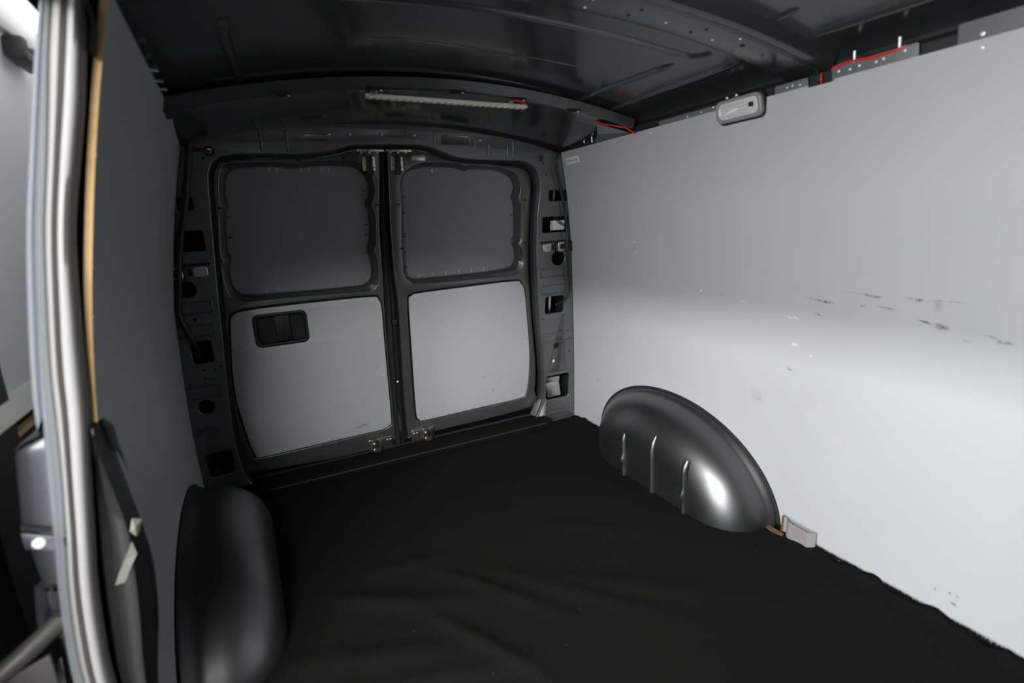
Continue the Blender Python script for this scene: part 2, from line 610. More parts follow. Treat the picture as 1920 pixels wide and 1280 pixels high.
for x0 in (.36, .60, .80, 1.0, .12):
    hv = [(x0 - .022, 1.530, zb2(x0) + .004), (x0 + .022, 1.530, zb2(x0) + .004), (x0 + .022, 1.556, zb2(x0) - .0012), (x0 - .022, 1.556, zb2(x0) - .0012)]
    pydata('bow_slot', [(a, b + .0, c - .001) for a, b, c in hv], [(0, 1, 2, 3)], 'black_rubber', b2)
    screw((x0 + .018, 1.548, zb2(x0) - .001), (0, -.4, -1), b2, 'clip_screw', scale=.8)
# front bow behind the photographer
bow('roof_bow', [(.10, .032), (.107, 0), (.22, 0), (.23, .03)], 1.402, -.17, 1.242)

# small bow end gussets
for sx, x in ((1, 1.2),):
    pydata('gusset', [(x - sx * .10, 1.56, zb2(x) + .006), (x + sx * .04, 1.56, zb2(x) - .02), (x + sx * .05, 1.80, zb2(x) - .028), (x + sx * .0, 1.70, zb2(x) - .004)], [(0, 1, 2, 3)], 'roof_paint', ceil)
# ---------------- right side: cant rail, skin and lining board
wr = root('wall_right', 'long pale blue-grey lined side wall of the load bay', 'wall', kind='structure')
def rail_profile(side):
    # (offset from the lining top inward, z)
    pts = []
    for (dx, z) in ((.020, 1.24), (.012, 1.272), (.012, 1.300), (.034, 1.306), (.05, 1.318), (.05, 1.335), (.03, 1.36)):
        pts.append((dx, z))
    return pts
def rail(side, y0, y1, parent, m='roof_paint', name='cant_rail'):
    rails = []
    for dx, z in rail_profile(side):
        r = []
        for k in range(13):
            y = y0 + (y1 - y0) * k / 12
            if side > 0: x = 1.244 + dx
            else: x = xL(y, 1.29) - dx
            r.append((x, y, z))
        rails.append(r)
    return loft(name, rails, m, parent, smooth=30)
rail(1, -.5, 2.03, wr, m='cavity_shade')
# bright flange plates over the lining top
def flange(y0, y1, z0, z1, parent, name='flange_plate', bev=.001):
    return plate(name, [rrect(y0, z0, y1, z1, .004)], 0, .003, .0008, lambda u, v, d: (1.2475 - d * .6 - (v - 1.277) * .15 + .001, u, v), 'flange_grey', parent)
fp = flange(.665, .842, 1.268, 1.303, wr)
for (y, z) in ((.825, 1.29), (.80, 1.288), (.78, 1.29), (.745, 1.288), (.73, 1.29), (.69, 1.294)):
    screw((1.2435, y, z), (-1, 0, .1), fp, 'spot_weld', scale=.7)
fp2 = flange(.90, .99, 1.268, 1.296, wr)
for (y, z) in ((.955, 1.286), (.94, 1.287), (.92, 1.284)):
    screw((1.2445, y, z), (-1, 0, .1), fp2, 'spot_weld', scale=.6)
fp3 = flange(.30, .60, 1.262, 1.312, wr)
screw((1.243, .56, 1.285), (-1, 0, .1), fp3, 'screw', scale=1.1)
fp4 = flange(1.18, 1.42, 1.262, 1.292, wr)
for (y, z) in ((1.235, 1.284), (1.29, 1.282), (1.19, 1.288)):
    screw((1.2435, y, z), (-1, 0, .1), fp4, 'spot_weld', scale=.7)
for (y, z) in ((.793, 1.306), (.702, 1.306), (1.956, 1.296), (1.855, 1.296), (1.80, 1.29)):
    tube('stud', [(1.246, y, z - .006), (1.244, y, z + .017)], .0032, 'screw_metal', wr)

# outer skin
sk = []
for z in [-.30, 0, .3, .6, .9, 1.2, 1.36]:
    sk.append([(xR(z) + .075, -.5 + 2.85 * k / 10, z) for k in range(11)])
loft('outer_skin', sk, 'cavity_shade', wr)

SC = ['y', (.871, .751, .034, .004, 5, .9, 'd'), (.91, .757, .022, .002, 5, .7, 'd'), (.752, .778, .034, .0035, 3, .65, 'd'), (.80, .782, .03, .002, 3, .4, 'd'),
      (.652, .779, .03, .004, 2, .7, 'd'), (.60, .782, .04, .0022, 0, .6, 'd'), (.613, .768, .012, .017, 0, .3, 'd'), (.773, .751, .008, .004, 0, .7, 'd'), (.72, .752, .028, .0025, 4, .6, 'd'),
      (.885, .713, .014, .003, 12, .7, 'd'), (.604, .724, .018, .007, 8, .95, 'd'), (.635, .730, .022, .0025, 10, .75, 'd'), (.555, .70, .012, .004, 0, .4, 'd'), (.497, .709, .022, .006, 8, .9, 'd'), (.515, .716, .016, .003, 8, .6, 'd'),
      (.97, .540, .010, .0055, 10, .85, 'd'), (1.126, .722, .02, .004, 6, .55, 'w'), (.965, .695, .03, .005, 5, .7, 'w'), (.954, .618, .012, .007, 0, .55, 'w'), (.906, .594, .006, .003, 0, .6, 'd'),
      (1.06, .486, .004, .003, 0, .9, 'o'), (.879, .455, .014, .01, 0, .35, 'b'), (.829, .366, .02, .012, 0, .4, 'b'), (.90, .41, .03, .02, 0, .2, 'b'), (1.08, .43, .03, .02, 20, .25, 'd'),
      (.537, .080, .005, .004, 0, .75, 'd'), (.521, .081, .006, .003, 30, .7, 'd'), (.526, .056, .010, .005, 0, .6, 'd'), (.566, .072, .0015, .006, 0, .9, 'd'),
      (1.962, .259, .003, .012, 0, .7, 'd'), (2.008, .282, .003, .016, -15, .7, 'd'), (1.935, .24, .004, .012, 0, .6, 'd'), (1.63, .75, .006, .003, 0, .5, 'd'), (1.22, .74, .02, .002, 3, .35, 'd'), (.43, .77, .05, .004, 0, .4, 'd'), (.44, .72, .03, .003, 3, .3, 'd')]
scuffed('lining_scuffed', 'lining', SC)

def ztopR(y):
    z = 1.277
    if .835 < y < .90: z = 1.2725
    # rounded cut-out for the dome lamp
    if 1.012 < y < 1.178:
        e = min(y - 1.012, 1.178 - y) / .022
        z = 1.277 - .044 * (1 if e > 1 else (1 - (1 - e) ** 2) ** .5)
    return z
ysr = sorted(set([-.45 + .05 * i for i in range(50)] + [1.008 + .004 * i for i in range(46)] + [.834, .8352, .899, .9002]))
ysr = [y for y in ysr if y < 2.0]
NZ = 44
def lining_side(yvals, zt, surf, yr, thick, out):
    """front and back sheets, columns along y; the rear edge follows the leaning pillar"""
    V = []; F = []
    ncol = len(yvals) + 1
    for layer in (0, 1):
        for c in range(ncol):
            for k in range(NZ + 1):
                yv = yvals[c] if c < len(yvals) else None
                top = zt(yv if yv is not None else 2.0)
                z = .002 + (top - .002) * k / NZ
                y = yv if yv is not None else yr(z)
                V.append((surf(y, z) + out * thick * layer, y, z))
    S = NZ + 1
    off = ncol * S
    for c in range(ncol - 1):
        for k in range(NZ):
            a = c * S + k
            F.append((a, a + 1, a + S + 1, a + S))
            F.append((off + a, off + a + S, off + a + S + 1, off + a + 1))
        a = c * S + NZ
        F.append((a, off + a, off + a + S, a + S))
        a = c * S
        F.append((a, a + S, off + a + S, off + a))
    for c in (0, ncol - 1):
        for k in range(NZ):
            a = c * S + k
            F.append((a, off + a, off + a + 1, a + 1))
    return V, F
V, F = lining_side(ysr, ztopR, lambda y, z: xR(z), lambda z: yrear(z) - .004, .008, 1)
pr_ = pydata('lining_board', V, F, 'lining_scuffed', wr, 50)
for (y, z) in ((.56, 1.262), (1.46, 1.262), (1.30, .74), (.905, .594), (1.62, .86), (1.63, .90)):
    screw((xR(z) - .0002, y, z), (-1, 0, -.1), pr_, scale=.75)

# ---------------- left side
wl = root('wall_left', 'shaded blue-grey lined side wall behind the door pillar', 'wall', kind='structure')
YN = .918                          # front edge of the left lining board
def ztopL(y): return 1.327 - .020 * max(0, (y - 1.55) / .45)
ysl = [YN + .04 * i for i in range(28)]
ysl = [y for y in ysl if y < 1.99]
V, F = lining_side(ysl, ztopL, xL, lambda z: yrear(z) - .004, .008, -1)
pl_ = pydata('lining_board', V, F, 'lining', wl, 50)
# bare plywood edge at the front of the board
ev = []; ef = []
n = 40
for k in range(n + 1):
    z = .73 + (1.327 - .73) * k / n
    for (dx, dy) in ((.0006, -.0005), (-.0086, -.0005), (-.0086, .002), (.0006, .002)):
        ev.append((xL(YN, z) + dx, YN + dy, z))
for k in range(n):
    for q in range(4):
        a = k * 4
        ef.append((a + q, a + (q + 1) % 4, a + 4 + (q + 1) % 4, a + 4 + q))
tag(pydata('plywood_edge', ev, ef, 'plywood_edge', pl_), 'bare tan plywood edge')
for z in (.97, .90, 1.12):
    screw((xL(.93, z) + .0002, .926, z), (1, 0, 0), pl_, scale=.6)
rail(-1, .88, 2.03, wl, m='cavity_shade')
sk = []
for z in [-.30, 0, .3, .6, .70, .80, .9, 1.0, 1.1, 1.2, 1.33]:
    sk.append([(xL(y, z) - interp(z, [-.3, .70, .80, 1.4], [.088, .085, .055, .055]), y, z) for y in [.93 + (2.33 - .93) * k / 10 for k in range(11)]])
loft('outer_skin', sk, 'skin_paint', wl)
# studs at the roof edge
for (y, z) in ((1.31, 1.331), (1.40, 1.333), (1.475, 1.334), (1.60, 1.333)):
    x = xL(y, 1.32) - .001
    tube('stud', [(x - .004, y, z - .001), (x + .016, y, z - .003)], .0028, 'screw_metal', wl)
# header over the sliding door opening and the front pillar
hv = []
for (x, z) in ((-.145, 1.33), (-.150, 1.318), (-.175, 1.312), (-.20, 1.32), (-.24, 1.36), (-.30, 1.20)):
    pass
loft('door_header', [[(x, y, z) for y in (-.5, 0, .5, .905)] for (x, z) in ((-.13, 1.36), (-.138, 1.322), (-.146, 1.314), (-.185, 1.312), (-.20, 1.322), (-.215, 1.40))], 'body_paint', wl)
loft('front_pillar', [[(xL(1.0, z) + dx, y, z) for z in (-.3, 0, .3, .6, .8, 1.0, 1.15, 1.33)] for (dx, y) in ((.03, -.5), (.03, -.36), (.0, -.32), (-.06, -.32), (-.10, -.34), (-.10, -.5))], 'body_paint', wl)
box('door_sill', -.36, -.5, -.30, -.262, .93, -.006, 'black_plastic', wl, .004)
# black strip standing in for the shadow gap behind the jamb
loft('shadow_gap_strip', [[(xL(.93, z) + dx, y, z) for z in (-.1, .2, .4, .6, .8, 1.0, 1.2, 1.33)] for (dx, y) in ((-.010, .99), (-.012, .93), (-.046, .928))], 'black_rubber', wl)

# ---------------- bulkhead behind the photographer
wf = box('wall_front', -.33, -.52, -.1, 1.44, -.50, 1.45, 'body_paint')
tag(wf, 'dark painted steel bulkhead closing the front of the load bay', 'wall', 'structure')

# ---------------- rear end frame: pillars, header
wb = root('wall_rear', 'dark steel rear body frame of pillars and header around the doors', 'wall', kind='structure')
opening = [(-.156, .060), (-.166, .12), (-.170, .183), (-.172, .300), (-.158, .515), (-.148, .637), (-.137, .793), (-.127, .905), (-.111, 1.082), (-.101, 1.184), (-.091, 1.225), (-.068, 1.253), (-.035, 1.264), (.070, 1.269), (.187, 1.268), (.295, 1.279), (.371, 1.299), (.428, 1.301), (.627, 1.301), (.711, 1.277), (.799, 1.254), (1.011, 1.246), (1.073, 1.242), (1.125, 1.210), (1.147, 1.140), (1.137, 1.029), (1.135, .844), (1.142, .746), (1.158, .542), (1.180, .379), (1.196, .209), (1.190, .123), (1.163, .055)]
op = dense(opening[:-1], closed=False, n=4) + [(1.163, .055), (1.15, .035), (-.14, .035)]
outer = [(-.35, -.05), (1.43, -.05), (1.43, .7), (1.36, 1.10), (1.30, 1.30)]
tops = [(1.25, 1.27), (1.215, 1.283), (1.10, 1.312), (1.011, 1.330), (.869, 1.350), (.70, 1.367), (.510, 1.374), (.35, 1.371), (.198, 1.364), (.05, 1.352), (-.016, 1.347), (-.111, 1.323), (-.16, 1.31)]
outer = [(-.36, -.05), (1.43, -.05), (1.43, .75), (1.37, 1.10), (1.30, 1.275)] + tops + [(-.24, 1.28), (-.29, 1.10), (-.36, .75)]
holes = [op,
         # right pillar
         ell(1.147, 1.256, .012), rrect(1.193, 1.124, 1.30, 1.079, .004), rrect(1.163, 1.012, 1.30, .943, .01),
         ell(1.250, .826, .034), rrect(1.187, .649, 1.289, .567, .012), [(1.283, .553), (1.297, .551), (1.318, .262), (1.207, .266)],
         rrect(1.204, .246, 1.335, .118, .012),
         # left pillar
         rrect(-.205, 1.136, -.159, 1.094, .004), rrect(-.245, 1.029, -.147, .961, .006), ell(-.226, .834, .028, .029), rrect(-.251, .649, -.186, .566, .010),
         rrect(-.266, .425, -.216, .368, .024), rrect(-.280, .205, -.190, .105, .012), ell(-.084, 1.277, .009),
         # header
         rrect(.213, 1.333, .287, 1.317, .008), rrect(.502, 1.347, .570, 1.331, .008), rrect(.710, 1.338, .823, 1.307, .006)]
rfm = plate('rear_frame', [outer] + holes, 0, .010, .0035, RE, 'body_paint', wb)
opr = op + [op[0]]
loft('opening_jamb', [[RE(x, z, w) for x, z in opr] for w in (.006, .030, .056)], 'body_paint', wb, smooth=40)
# skin closing the rear end behind the doors
bk = [(-.40, -.30), (1.48, -.30), (1.46, .75), (1.38, 1.20), (1.30, 1.40), (-.24, 1.40), (-.31, 1.20), (-.39, .75)]
plate('outer_skin', [bk], .135, .14, 0, RE, 'cavity_shade', wb)
# rubber weatherstrip around the opening
sealp = [RE(x, z, .048) for x, z in op]
tube('weatherstrip', sealp, .010, 'black_rubber', wb, n=8, closed=True)
# pressed beads on the pillars
def bead(x0, z0, x1, z1, tilt=0.0):
    cx, cz = (x0 + x1) / 2, (z0 + z1) / 2
    lp = rrect(x0, z0, x1, z1, .004)
    inn = rrect(x0 + .005, z0 + .005, x1 - .005, z1 - .005, .003)
    plate('pressed_bead', [lp, inn], -.007, .002, .0022, RE, 'body_paint', wb)
for b in ((1.160, .738, 1.36, .782), (1.162, .659, 1.36, .703), (1.182, .420, 1.38, .468), (1.20, .04, 1.38, .072),
          (-.29, .745, -.157, .790), (-.30, .664, -.163, .708), (-.31, .430, -.181, .478)):
    x0, za, x1, zb_ = b
    bead(min(x0, x1), za, max(x0, x1), zb_)
# header beads
for (x, z0, z1) in ((.074, 1.275, 1.340), (.155, 1.275, 1.345), (.681, 1.296, 1.350), (.847, 1.296, 1.338), (.908, 1.258, 1.312), (.991, 1.252, 1.306), (1.016, 1.25, 1.325)):
    plate('pressed_bead', [rrect(x - .004, z0, x + .004, z1, .004)], -.005, .002, .003, RE, 'body_paint', wb)
for (x, z) in ((.365, 1.334), (.479, 1.336), (.600, 1.335), (.295, 1.333), (.866, 1.321)):
    tube('stud', [RE(x, z, .004), RE(x, z - .002, -.014)], .0035, 'screw_metal', wb)
for (x, z, r) in ((1.16, 1.235, .004), (1.175, 1.19, .004), (1.175, .545, .004), (1.18, .40, .003), (1.181, .385, .003), (-.22, .728, .006), (-.17, .545, .005), (-.19, .537, .003),
                  (-.20, .50, .003), (-.275, .49, .004), (1.10, 1.215, .004), (-.105, 1.255, .004), (1.33, .36, .004), (1.345, .25, .003), (1.21, .09, .004)):
    plate('drilled_hole', [ell(x, z, r, n=12)], -.0006, .002, 0, RE, 'black_rubber', wb)
# collar round the upper right hole and lower oval
def ring(cx, cz, r, t, m='body_paint', name='hole_collar', d=-.003):
    plate(name, [ell(cx, cz, r + t), ell(cx, cz, r)], d, .003, .0012, RE, m, wb)
ring(1.147, 1.256, .012, .007)
ring(-.084, 1.277, .009, .007, 'black_rubber')
# slotted oval pressing on the left pillar
plate('pressed_bead', [rrect(-.247, .488, -.205, .560, .02), rrect(-.243, .492, -.209, .556, .017)], -.004, .002, .0015, RE, 'body_paint', wb)
for z in (.540, .508): plate('drilled_hole', [ell(-.226, z, .005, n=12)], -.0006, .002, 0, RE, 'black_rubber', wb)
# scoop on the left pillar
sv = []
for i in range(7):
    for k in range(9):
        a = pi * k / 8
        t = i / 6
        sv.append(RE(-.250 - .034 * cos(a) * (1 - .35 * t), .285 + .012 * t + .030 * sin(a) * (1 - .8 * t), -.001 - .018 * sin(pi * (1 - t) / 2) * sin(a)))
sf = [(i * 9 + k, i * 9 + k + 1, (i + 1) * 9 + k + 1, (i + 1) * 9 + k) for i in range(6) for k in range(8)]
pydata('pressed_scoop', sv, sf, 'body_paint', wb, 60)
# wedge-shaped recess in the right pillar
wv = [RE(1.283, .553, 0), RE(1.297, .551, 0), RE(1.291, .545, .004), RE(1.207, .266, 0), RE(1.318, .262, 0), RE(1.299, .264, .034)]
pydata('wedge_recess', wv, [(0, 2, 5, 3), (2, 1, 4, 5), (3, 5, 4), (0, 1, 2)], 'body_paint', wb)
plate('drilled_hole', [ell(1.258, .402, .020, .016)], .010, .014, 0, lambda x, z, w: RE(x, z, w - .0125 + (x - 1.243) * .385), 'black_rubber', wb)
screw(RE(1.243, .322, .010), (-.2, -1, 0), wb, 'rivet', scale=2.2)
# parts seen inside the pillar holes
box('inner_bracket', 1.222, .014, .125, 1.298, .06, .20, 'steel', wb, .004, mp=lambda x, w, z: RE(x, z, w + (.02 if z > .18 else 0)))
box('inner_bracket', 1.222, .030, .20, 1.298, .07, .228, 'steel', wb, .004, mp=lambda x, w, z: RE(x, z, w))
box('inner_bracket', 1.225, .035, .56, 1.238, .07, .655, 'steel', wb, .003, mp=lambda x, w, z: RE(x, z, w))
box('inner_bracket', 1.235, .03, .952, 1.295, .06, .995, 'white_plastic', wb, .003, mp=lambda x, w, z: RE(x, z, w))
for (dx) in (0, .012):
    tube('thin_wire', dense([RE(1.232 + dx, 1.01, .02), RE(1.25 + dx, .985, .012), RE(1.27 + dx, .972, .004), RE(1.29, .955, -.012)], False), .002, 'cable_black', wb)
box('inner_bracket', 1.226, .02, 1.078, 1.232, .05, 1.126, 'steel', wb, .001, mp=lambda x, w, z: RE(x, z, w))
# lower pillar foot flares
for pts in ([RE(1.128, .02, .05), RE(1.160, .03, .0), RE(1.20, .03, -.004), RE(1.207, .13, -.002), RE(1.198, .13, .015), RE(1.175, .11, .05)],):
    pydata('pillar_foot', pts, [(0, 1, 4, 5), (1, 2, 3, 4)], 'body_paint', wb, 60)
# sill plate below the doors
box('rear_sill', -.20, -.065, -.04, 1.20, .13, .038, 'carpet', wb, .006, mp=lambda x, w, z: RE(x, z, w))
box('sill_edge', -.16, -.069, .020, 1.17, -.060, .026, 'dark_trim', wb, .002, mp=lambda x, w, z: RE(x, z, w))

# ---------------- rear doors
LW_out = [(-.069, 1.197), (-.054, 1.231), (-.032, 1.243), (.050, 1.246), (.118, 1.246), (.162, 1.240), (.181, 1.238), (.203, 1.243), (.262, 1.251), (.356, 1.250), (.404, 1.241), (.435, 1.214), (.448, 1.179), (.450, 1.144), (.445, 1.121), (.433, 1.091), (.441, 1.065), (.444, 1.037), (.440, .979), (.437, .942), (.426, .918), (.433, .892), (.438, .864), (.435, .799), (.419, .770), (.391, .760), (.286, .762), (.128, .765), (-.039, .767), (-.081, .778), (-.103, .803), (-.109, .842), (-.108, .891), (-.098, .918), (-.104, .947), (-.096, 1.011), (-.088, 1.074), (-.076, 1.104), (-.079, 1.133)]
LW_in = [(-.055, 1.183), (-.051, 1.200), (-.034, 1.223), (-.002, 1.233), (.067, 1.238), (.120, 1.239), (.173, 1.232), (.229, 1.240), (.305, 1.242), (.363, 1.239), (.397, 1.230), (.421, 1.206), (.435, 1.173), (.432, 1.134), (.417, 1.100), (.426, 1.063), (.424, .981), (.411, .929), (.417, .896), (.421, .841), (.411, .803), (.378, .781), (.293, .779), (.132, .781), (-.036, .787), (-.070, .799), (-.088, .827), (-.090, .886), (-.078, .925), (-.084, .954), (-.077, 1.029), (-.068, 1.084), (-.057, 1.111), (-.060, 1.147)]
RW_out = [(.555, 1.168), (.566, 1.201), (.593, 1.226), (.631, 1.240), (.664, 1.244), (.775, 1.243), (.810, 1.235), (.828, 1.229), (.850, 1.235), (.941, 1.232), (1.002, 1.219), (1.053, 1.201), (1.074, 1.168), (1.082, 1.135), (1.075, 1.097), (1.085, 1.056), (1.091, .987), (1.089, .917), (1.082, .894), (1.095, .857), (1.099, .808), (1.080, .775), (1.036, .762), (.883, .764), (.614, .768), (.569, .781), (.548, .810), (.544, .844), (.548, .973), (.556, 1.087)]
RW_in = [(.562, 1.150), (.574, 1.196), (.604, 1.218), (.642, 1.228), (.698, 1.232), (.790, 1.228), (.836, 1.216), (.865, 1.223), (.958, 1.220), (1.009, 1.209), (1.047, 1.190), (1.065, 1.165), (1.068, 1.139), (1.055, 1.105), (1.068, 1.070), (1.070, .942), (1.056, .914), (1.071, .875), (1.071, .826), (1.046, .799), (.900, .786), (.627, .785), (.585, .789), (.562, .806), (.555, .835), (.557, .972), (.564, 1.089)]
LD_out = [(-.142, .062), (-.155, .11), (-.163, .181), (-.165, .300), (-.150, .498), (-.142, .625), (-.128, .786), (-.118, .939), (-.104, 1.084), (-.093, 1.189), (-.078, 1.235), (-.038, 1.258), (.087, 1.262), (.191, 1.262), (.302, 1.272), (.380, 1.290), (.44, 1.295), (.481, 1.295), (.472, 1.15), (.460, 1.019), (.457, .851), (.452, .628), (.448, .339), (.446, .060)]
RD_out = [(.515, 1.290), (.57, 1.293), (.645, 1.291), (.731, 1.268), (.822, 1.246), (.990, 1.232), (1.09, 1.220), (1.128, 1.19), (1.138, 1.13), (1.132, 1.031), (1.127, .842), (1.132, .744), (1.150, .534), (1.174, .310), (1.172, .16), (1.150, .075), (.545, .060), (.518, .066), (.509, .116), (.507, .276), (.510, .525), (.510, .713), (.503, .80), (.500, .90), (.500, 1.017), (.507, 1.2)]
LB = [(-.117, .694), (-.106, .718), (-.079, .731), (.011, .735), (.202, .736), (.400, .733), (.428, .720), (.438, .680), (.438, .561), (.439, .392), (.440, .176), (.432, .146), (.404, .132), (.357, .130), (.132, .127), (-.090, .124), (-.113, .137), (-.126, .186), (-.138, .295), (-.145, .411), (-.136, .541)]
RB = [(.555, .697), (.567, .718), (.598, .727), (.779, .731), (1.045, .734), (1.085, .720), (1.105, .676), (1.121, .539), (1.135, .375), (1.132, .235), (1.118, .160), (1.085, .140), (.868, .136), (.601, .132), (.568, .141), (.556, .174), (.554, .345), (.554, .544)]
def scale_loop(lp, s):
    cx = sum(p[0] for p in lp) / len(lp); cz = sum(p[1] for p in lp) / len(lp)
    out = []
    for x, z in lp:
        d = Vector((x - cx, z - cz)); l = d.length
        d = d * ((l + s) / l)
        out.append((cx + d.x, cz + d.y))
    return out
scuffed('board_left', 'lining', ['x', (.31, .168, .045, .008, 8, .55, 'd'), (.295, .135, .003, .014, 20, .8, 'd'), (-.03, .50, .002, .006, 0, .9, 'd'), (.40, .43, .008, .006, 30, .35, 'd')])
scuffed('board_right', 'lining', ['x', (.90, .29, .03, .003, 12, .55, 'd'), (.94, .215, .018, .003, 55, .7, 'd'), (.93, .302, .003, .003, 0, .8, 'd'), (1.0, .25, .018, .012, 30, .3, 'b'), (.98, .27, .02, .003, 8, .4, 'd'), (1.03, .28, .004, .004, 0, .5, 'd'), (1.06, .17, .05, .02, 20, .25, 'b'), (.60, .67, .01, .004, 0, .2, 'b')])

def rear_door(name, label, outl, wout, win, board, pocket, bmat, screws):
    r = root(name, label, 'door', kind='structure')
    O = dense(outl, True, 4); WO = dense(wout, True, 4); WI = dense(win, True, 4); BD = dense(board, True, 5)
    gap = scale_loop(BD, .006)
    fr_ = plate('door_frame', [O, WO, gap], .060, .092, .005, RE, 'door_paint', r)
    # sloping pressing round the window
    n = 160
    a = resample([(x, z) for x, z in WO], n); b = resample([(x, z) for x, z in WI], n)
    rails = [[], [], [], []]
    for i in range(n + 1):
        p, q = a[i % n], b[i % n]
        for k, (t, w) in enumerate(((0, .062), (.55, .072), (.72, .100), (1.0, .106))):
            m_ = p.lerp(q, t)
            rails[k].append(RE(m_.x, m_.y, w))
    loft('window_pressing', rails, 'door_paint', r, smooth=50)
    # narrow lip highlight edge
    tube('window_lip', [RE(p.x, p.y, .104) for p in b], .0022, 'lip_highlight', r, n=6, closed=True)
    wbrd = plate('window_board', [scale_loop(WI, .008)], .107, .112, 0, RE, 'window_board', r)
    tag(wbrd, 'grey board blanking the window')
    loops = [BD] + ([pocket] if pocket else [])
    lb = plate('lower_board', loops, .055, .061, .0015, RE, bmat, r)
    tag(lb, 'pale grey screwed-on lower board')
    bk_loops = [scale_loop(BD, .02)] + ([pocket] if pocket else [])
    plate('board_backing', bk_loops, .074, .078, 0, RE, 'black_rubber', r)
    for (x, z) in screws:
        screw(RE(x, z, .0552), (0, -1, 0), lb, scale=.62)
    return r
pocket = rrect(-.043, .585, .145, .711, .022)
d1 = rear_door('door_1', 'rear door with rectangular black handle pocket in its lower board', LD_out, LW_out, LW_in, LB, pocket, 'board_left',
               [(-.045, .721), (.181, .724), (.401, .719), (.420, .564), (.424, .387), (.425, .175), (.318, .142), (.170, .140), (-.003, .139), (-.115, .217), (-.130, .431)])
d2 = rear_door('door_2', 'rear door next to the long pale wall, plain lower board', RD_out, RW_out, RW_in, RB, None, 'board_right',
               [(.582, .716), (.834, .722), (1.050, .722), (1.095, .623), (1.112, .433), (.566, .579), (.566, .407), (.604, .144), (.973, .146)])
# handle pocket
pk = plate('handle_pocket', [rrect(-.046, .582, .148, .714, .024), rrect(-.034, .594, .136, .702, .018)], .052, .10, .003, RE, 'black_plastic', d1)
box('pocket_back', -.05, .098, .578, .152, .104, .718, 'black_plastic', pk, 0, mp=lambda x, w, z: RE(x, z, w))
box('pull_bar', .028, .070, .596, .085, .10, .700, 'black_plastic', pk, .008, mp=lambda x, w, z: RE(x, z, w))
# seal strip between the doors, carried by the left door
cs = []
zz = [.036 + (1.295 - .036) * k / 30 for k in range(31)]
def xc(z): return interp(z, [.036, .339, .628, .851, 1.019, 1.15, 1.295], [.447, .449, .453, .458, .461, .472, .481])
def xd(z): return interp(z, [.066, .276, .525, .713, .80, .90, 1.017, 1.2, 1.295], [.512, .507, .510, .510, .504, .500, .500, .507, .515])
for (t, w) in ((0.0, .066), (.12, .052), (.35, .050), (.42, .070), (.75, .074), (.85, .084), (1.02, .09)):
    cs.append([RE(xc(z) + t * (xd(z) - xc(z)), z, w) for z in zz])
tag(loft('centre_seal', cs, 'black_rubber', d1, smooth=30), 'dark rubber seal closing the gap between doors')
screw(RE(.485, .34, .072), (0, -1, 0), d1, 'striker_bolt', scale=1.2)
box('striker', .478, .058, .60, .500, .085, .625, 'black_plastic', d1, .003, mp=lambda x, w, z: RE(x, z, w))
# drilled dots on the door frames
for dd, pts in ((d1, ((.455, 1.092), (.463, .918), (.39, 1.268), (.19, 1.256), (-.085, 1.10), (-.114, .92), (-.04, 1.252))), (d2, ((.538, 1.092), (.540, .918), (.63, 1.262), (.80, 1.250), (1.03, 1.232), (1.105, 1.09), (1.108, .905)))):
    for x, z in pts:
        plate('drilled_hole', [rrect(x - .007, z - .0035, x + .007, z + .0035, .003, 3)], .0592, .062, 0, RE, 'black_rubber', dd)
# clip slits along the window boards
for dd, pts in ((d1, [('h', x, z) for x, z in ((.09, 1.228), (.115, 1.228), (.20, 1.229), (.225, 1.229), (.27, 1.229), (.295, 1.229), (.02, .797), (.06, .797), (.13, .795), (.17, .795), (.24, .793), (.28, .793), (.35, .792), (.385, .794))] + [('v', x, z) for x, z in ((.42, 1.15), (.415, 1.02), (.412, .98), (-.066, 1.07), (-.07, 1.0), (.41, .91))]),
                (d2, [('h', x, z) for x, z in ((.70, 1.218), (.62, .797), (.68, .797), (.74, .797), (.80, .798), (.86, .798), (.92, .80))] + [('v', x, z) for x, z in ((.572, 1.12), (.570, 1.06), (.566, .975), (.565, .965), (.563, .90), (.563, .84), (1.06, 1.03))])):
    for k, x, z in pts:
        if k == 'h': plate('clip', [rrect(x - .0015, z - .008, x + .0015, z + .008, .001, 2)], .1045, .108, 0, RE, 'steel', dd)
        else: plate('clip', [rrect(x - .007, z - .0018, x + .007, z + .0018, .001, 2)], .1045, .108, 0, RE, 'black_rubber', dd)
screw(RE(.698, 1.222, .106), (0, -1, 0), d2, 'clip_screw', scale=.9)
# top latches
def latch_top(x, parent, flip):
    lt = plate('latch_plate', [rrect(x - .024, 1.215, x + .024, 1.270, .006)], .052, .060, .002, RE, 'zinc', parent)
    box('hook', x - .011, .034, 1.202, x + .011, .056, 1.272, 'black_plastic', lt, .003, mp=lambda a, w, z: RE(a, z, w))
    for z in (1.228, 1.255):
        for s in (-1, 1):
            screw(RE(x + s * .017, z, .0515), (0, -1, 0), lt, scale=.8)
    box('latch_rail', x - .045, .030, 1.282, x + .055, .055, 1.292, 'zinc', lt, .003, mp=lambda a, w, z: RE(a, z, w))
    for k in range(3):
        screw(RE(x - .03 + .03 * k, 1.279, .030), (0, -1, -.5), lt, scale=1.0)
latch_top(.436, d1, 1)
latch_top(.543, d2, -1)
box('stop_buffer', .345, .040, 1.252, .400, .062, 1.275, 'dark_trim', d1, .006, mp=lambda a, w, z: RE(a, z, w))
box('stop_buffer', .600, .040, 1.250, .655, .062, 1.273, 'zinc', d2, .006, mp=lambda a, w, z: RE(a, z, w))
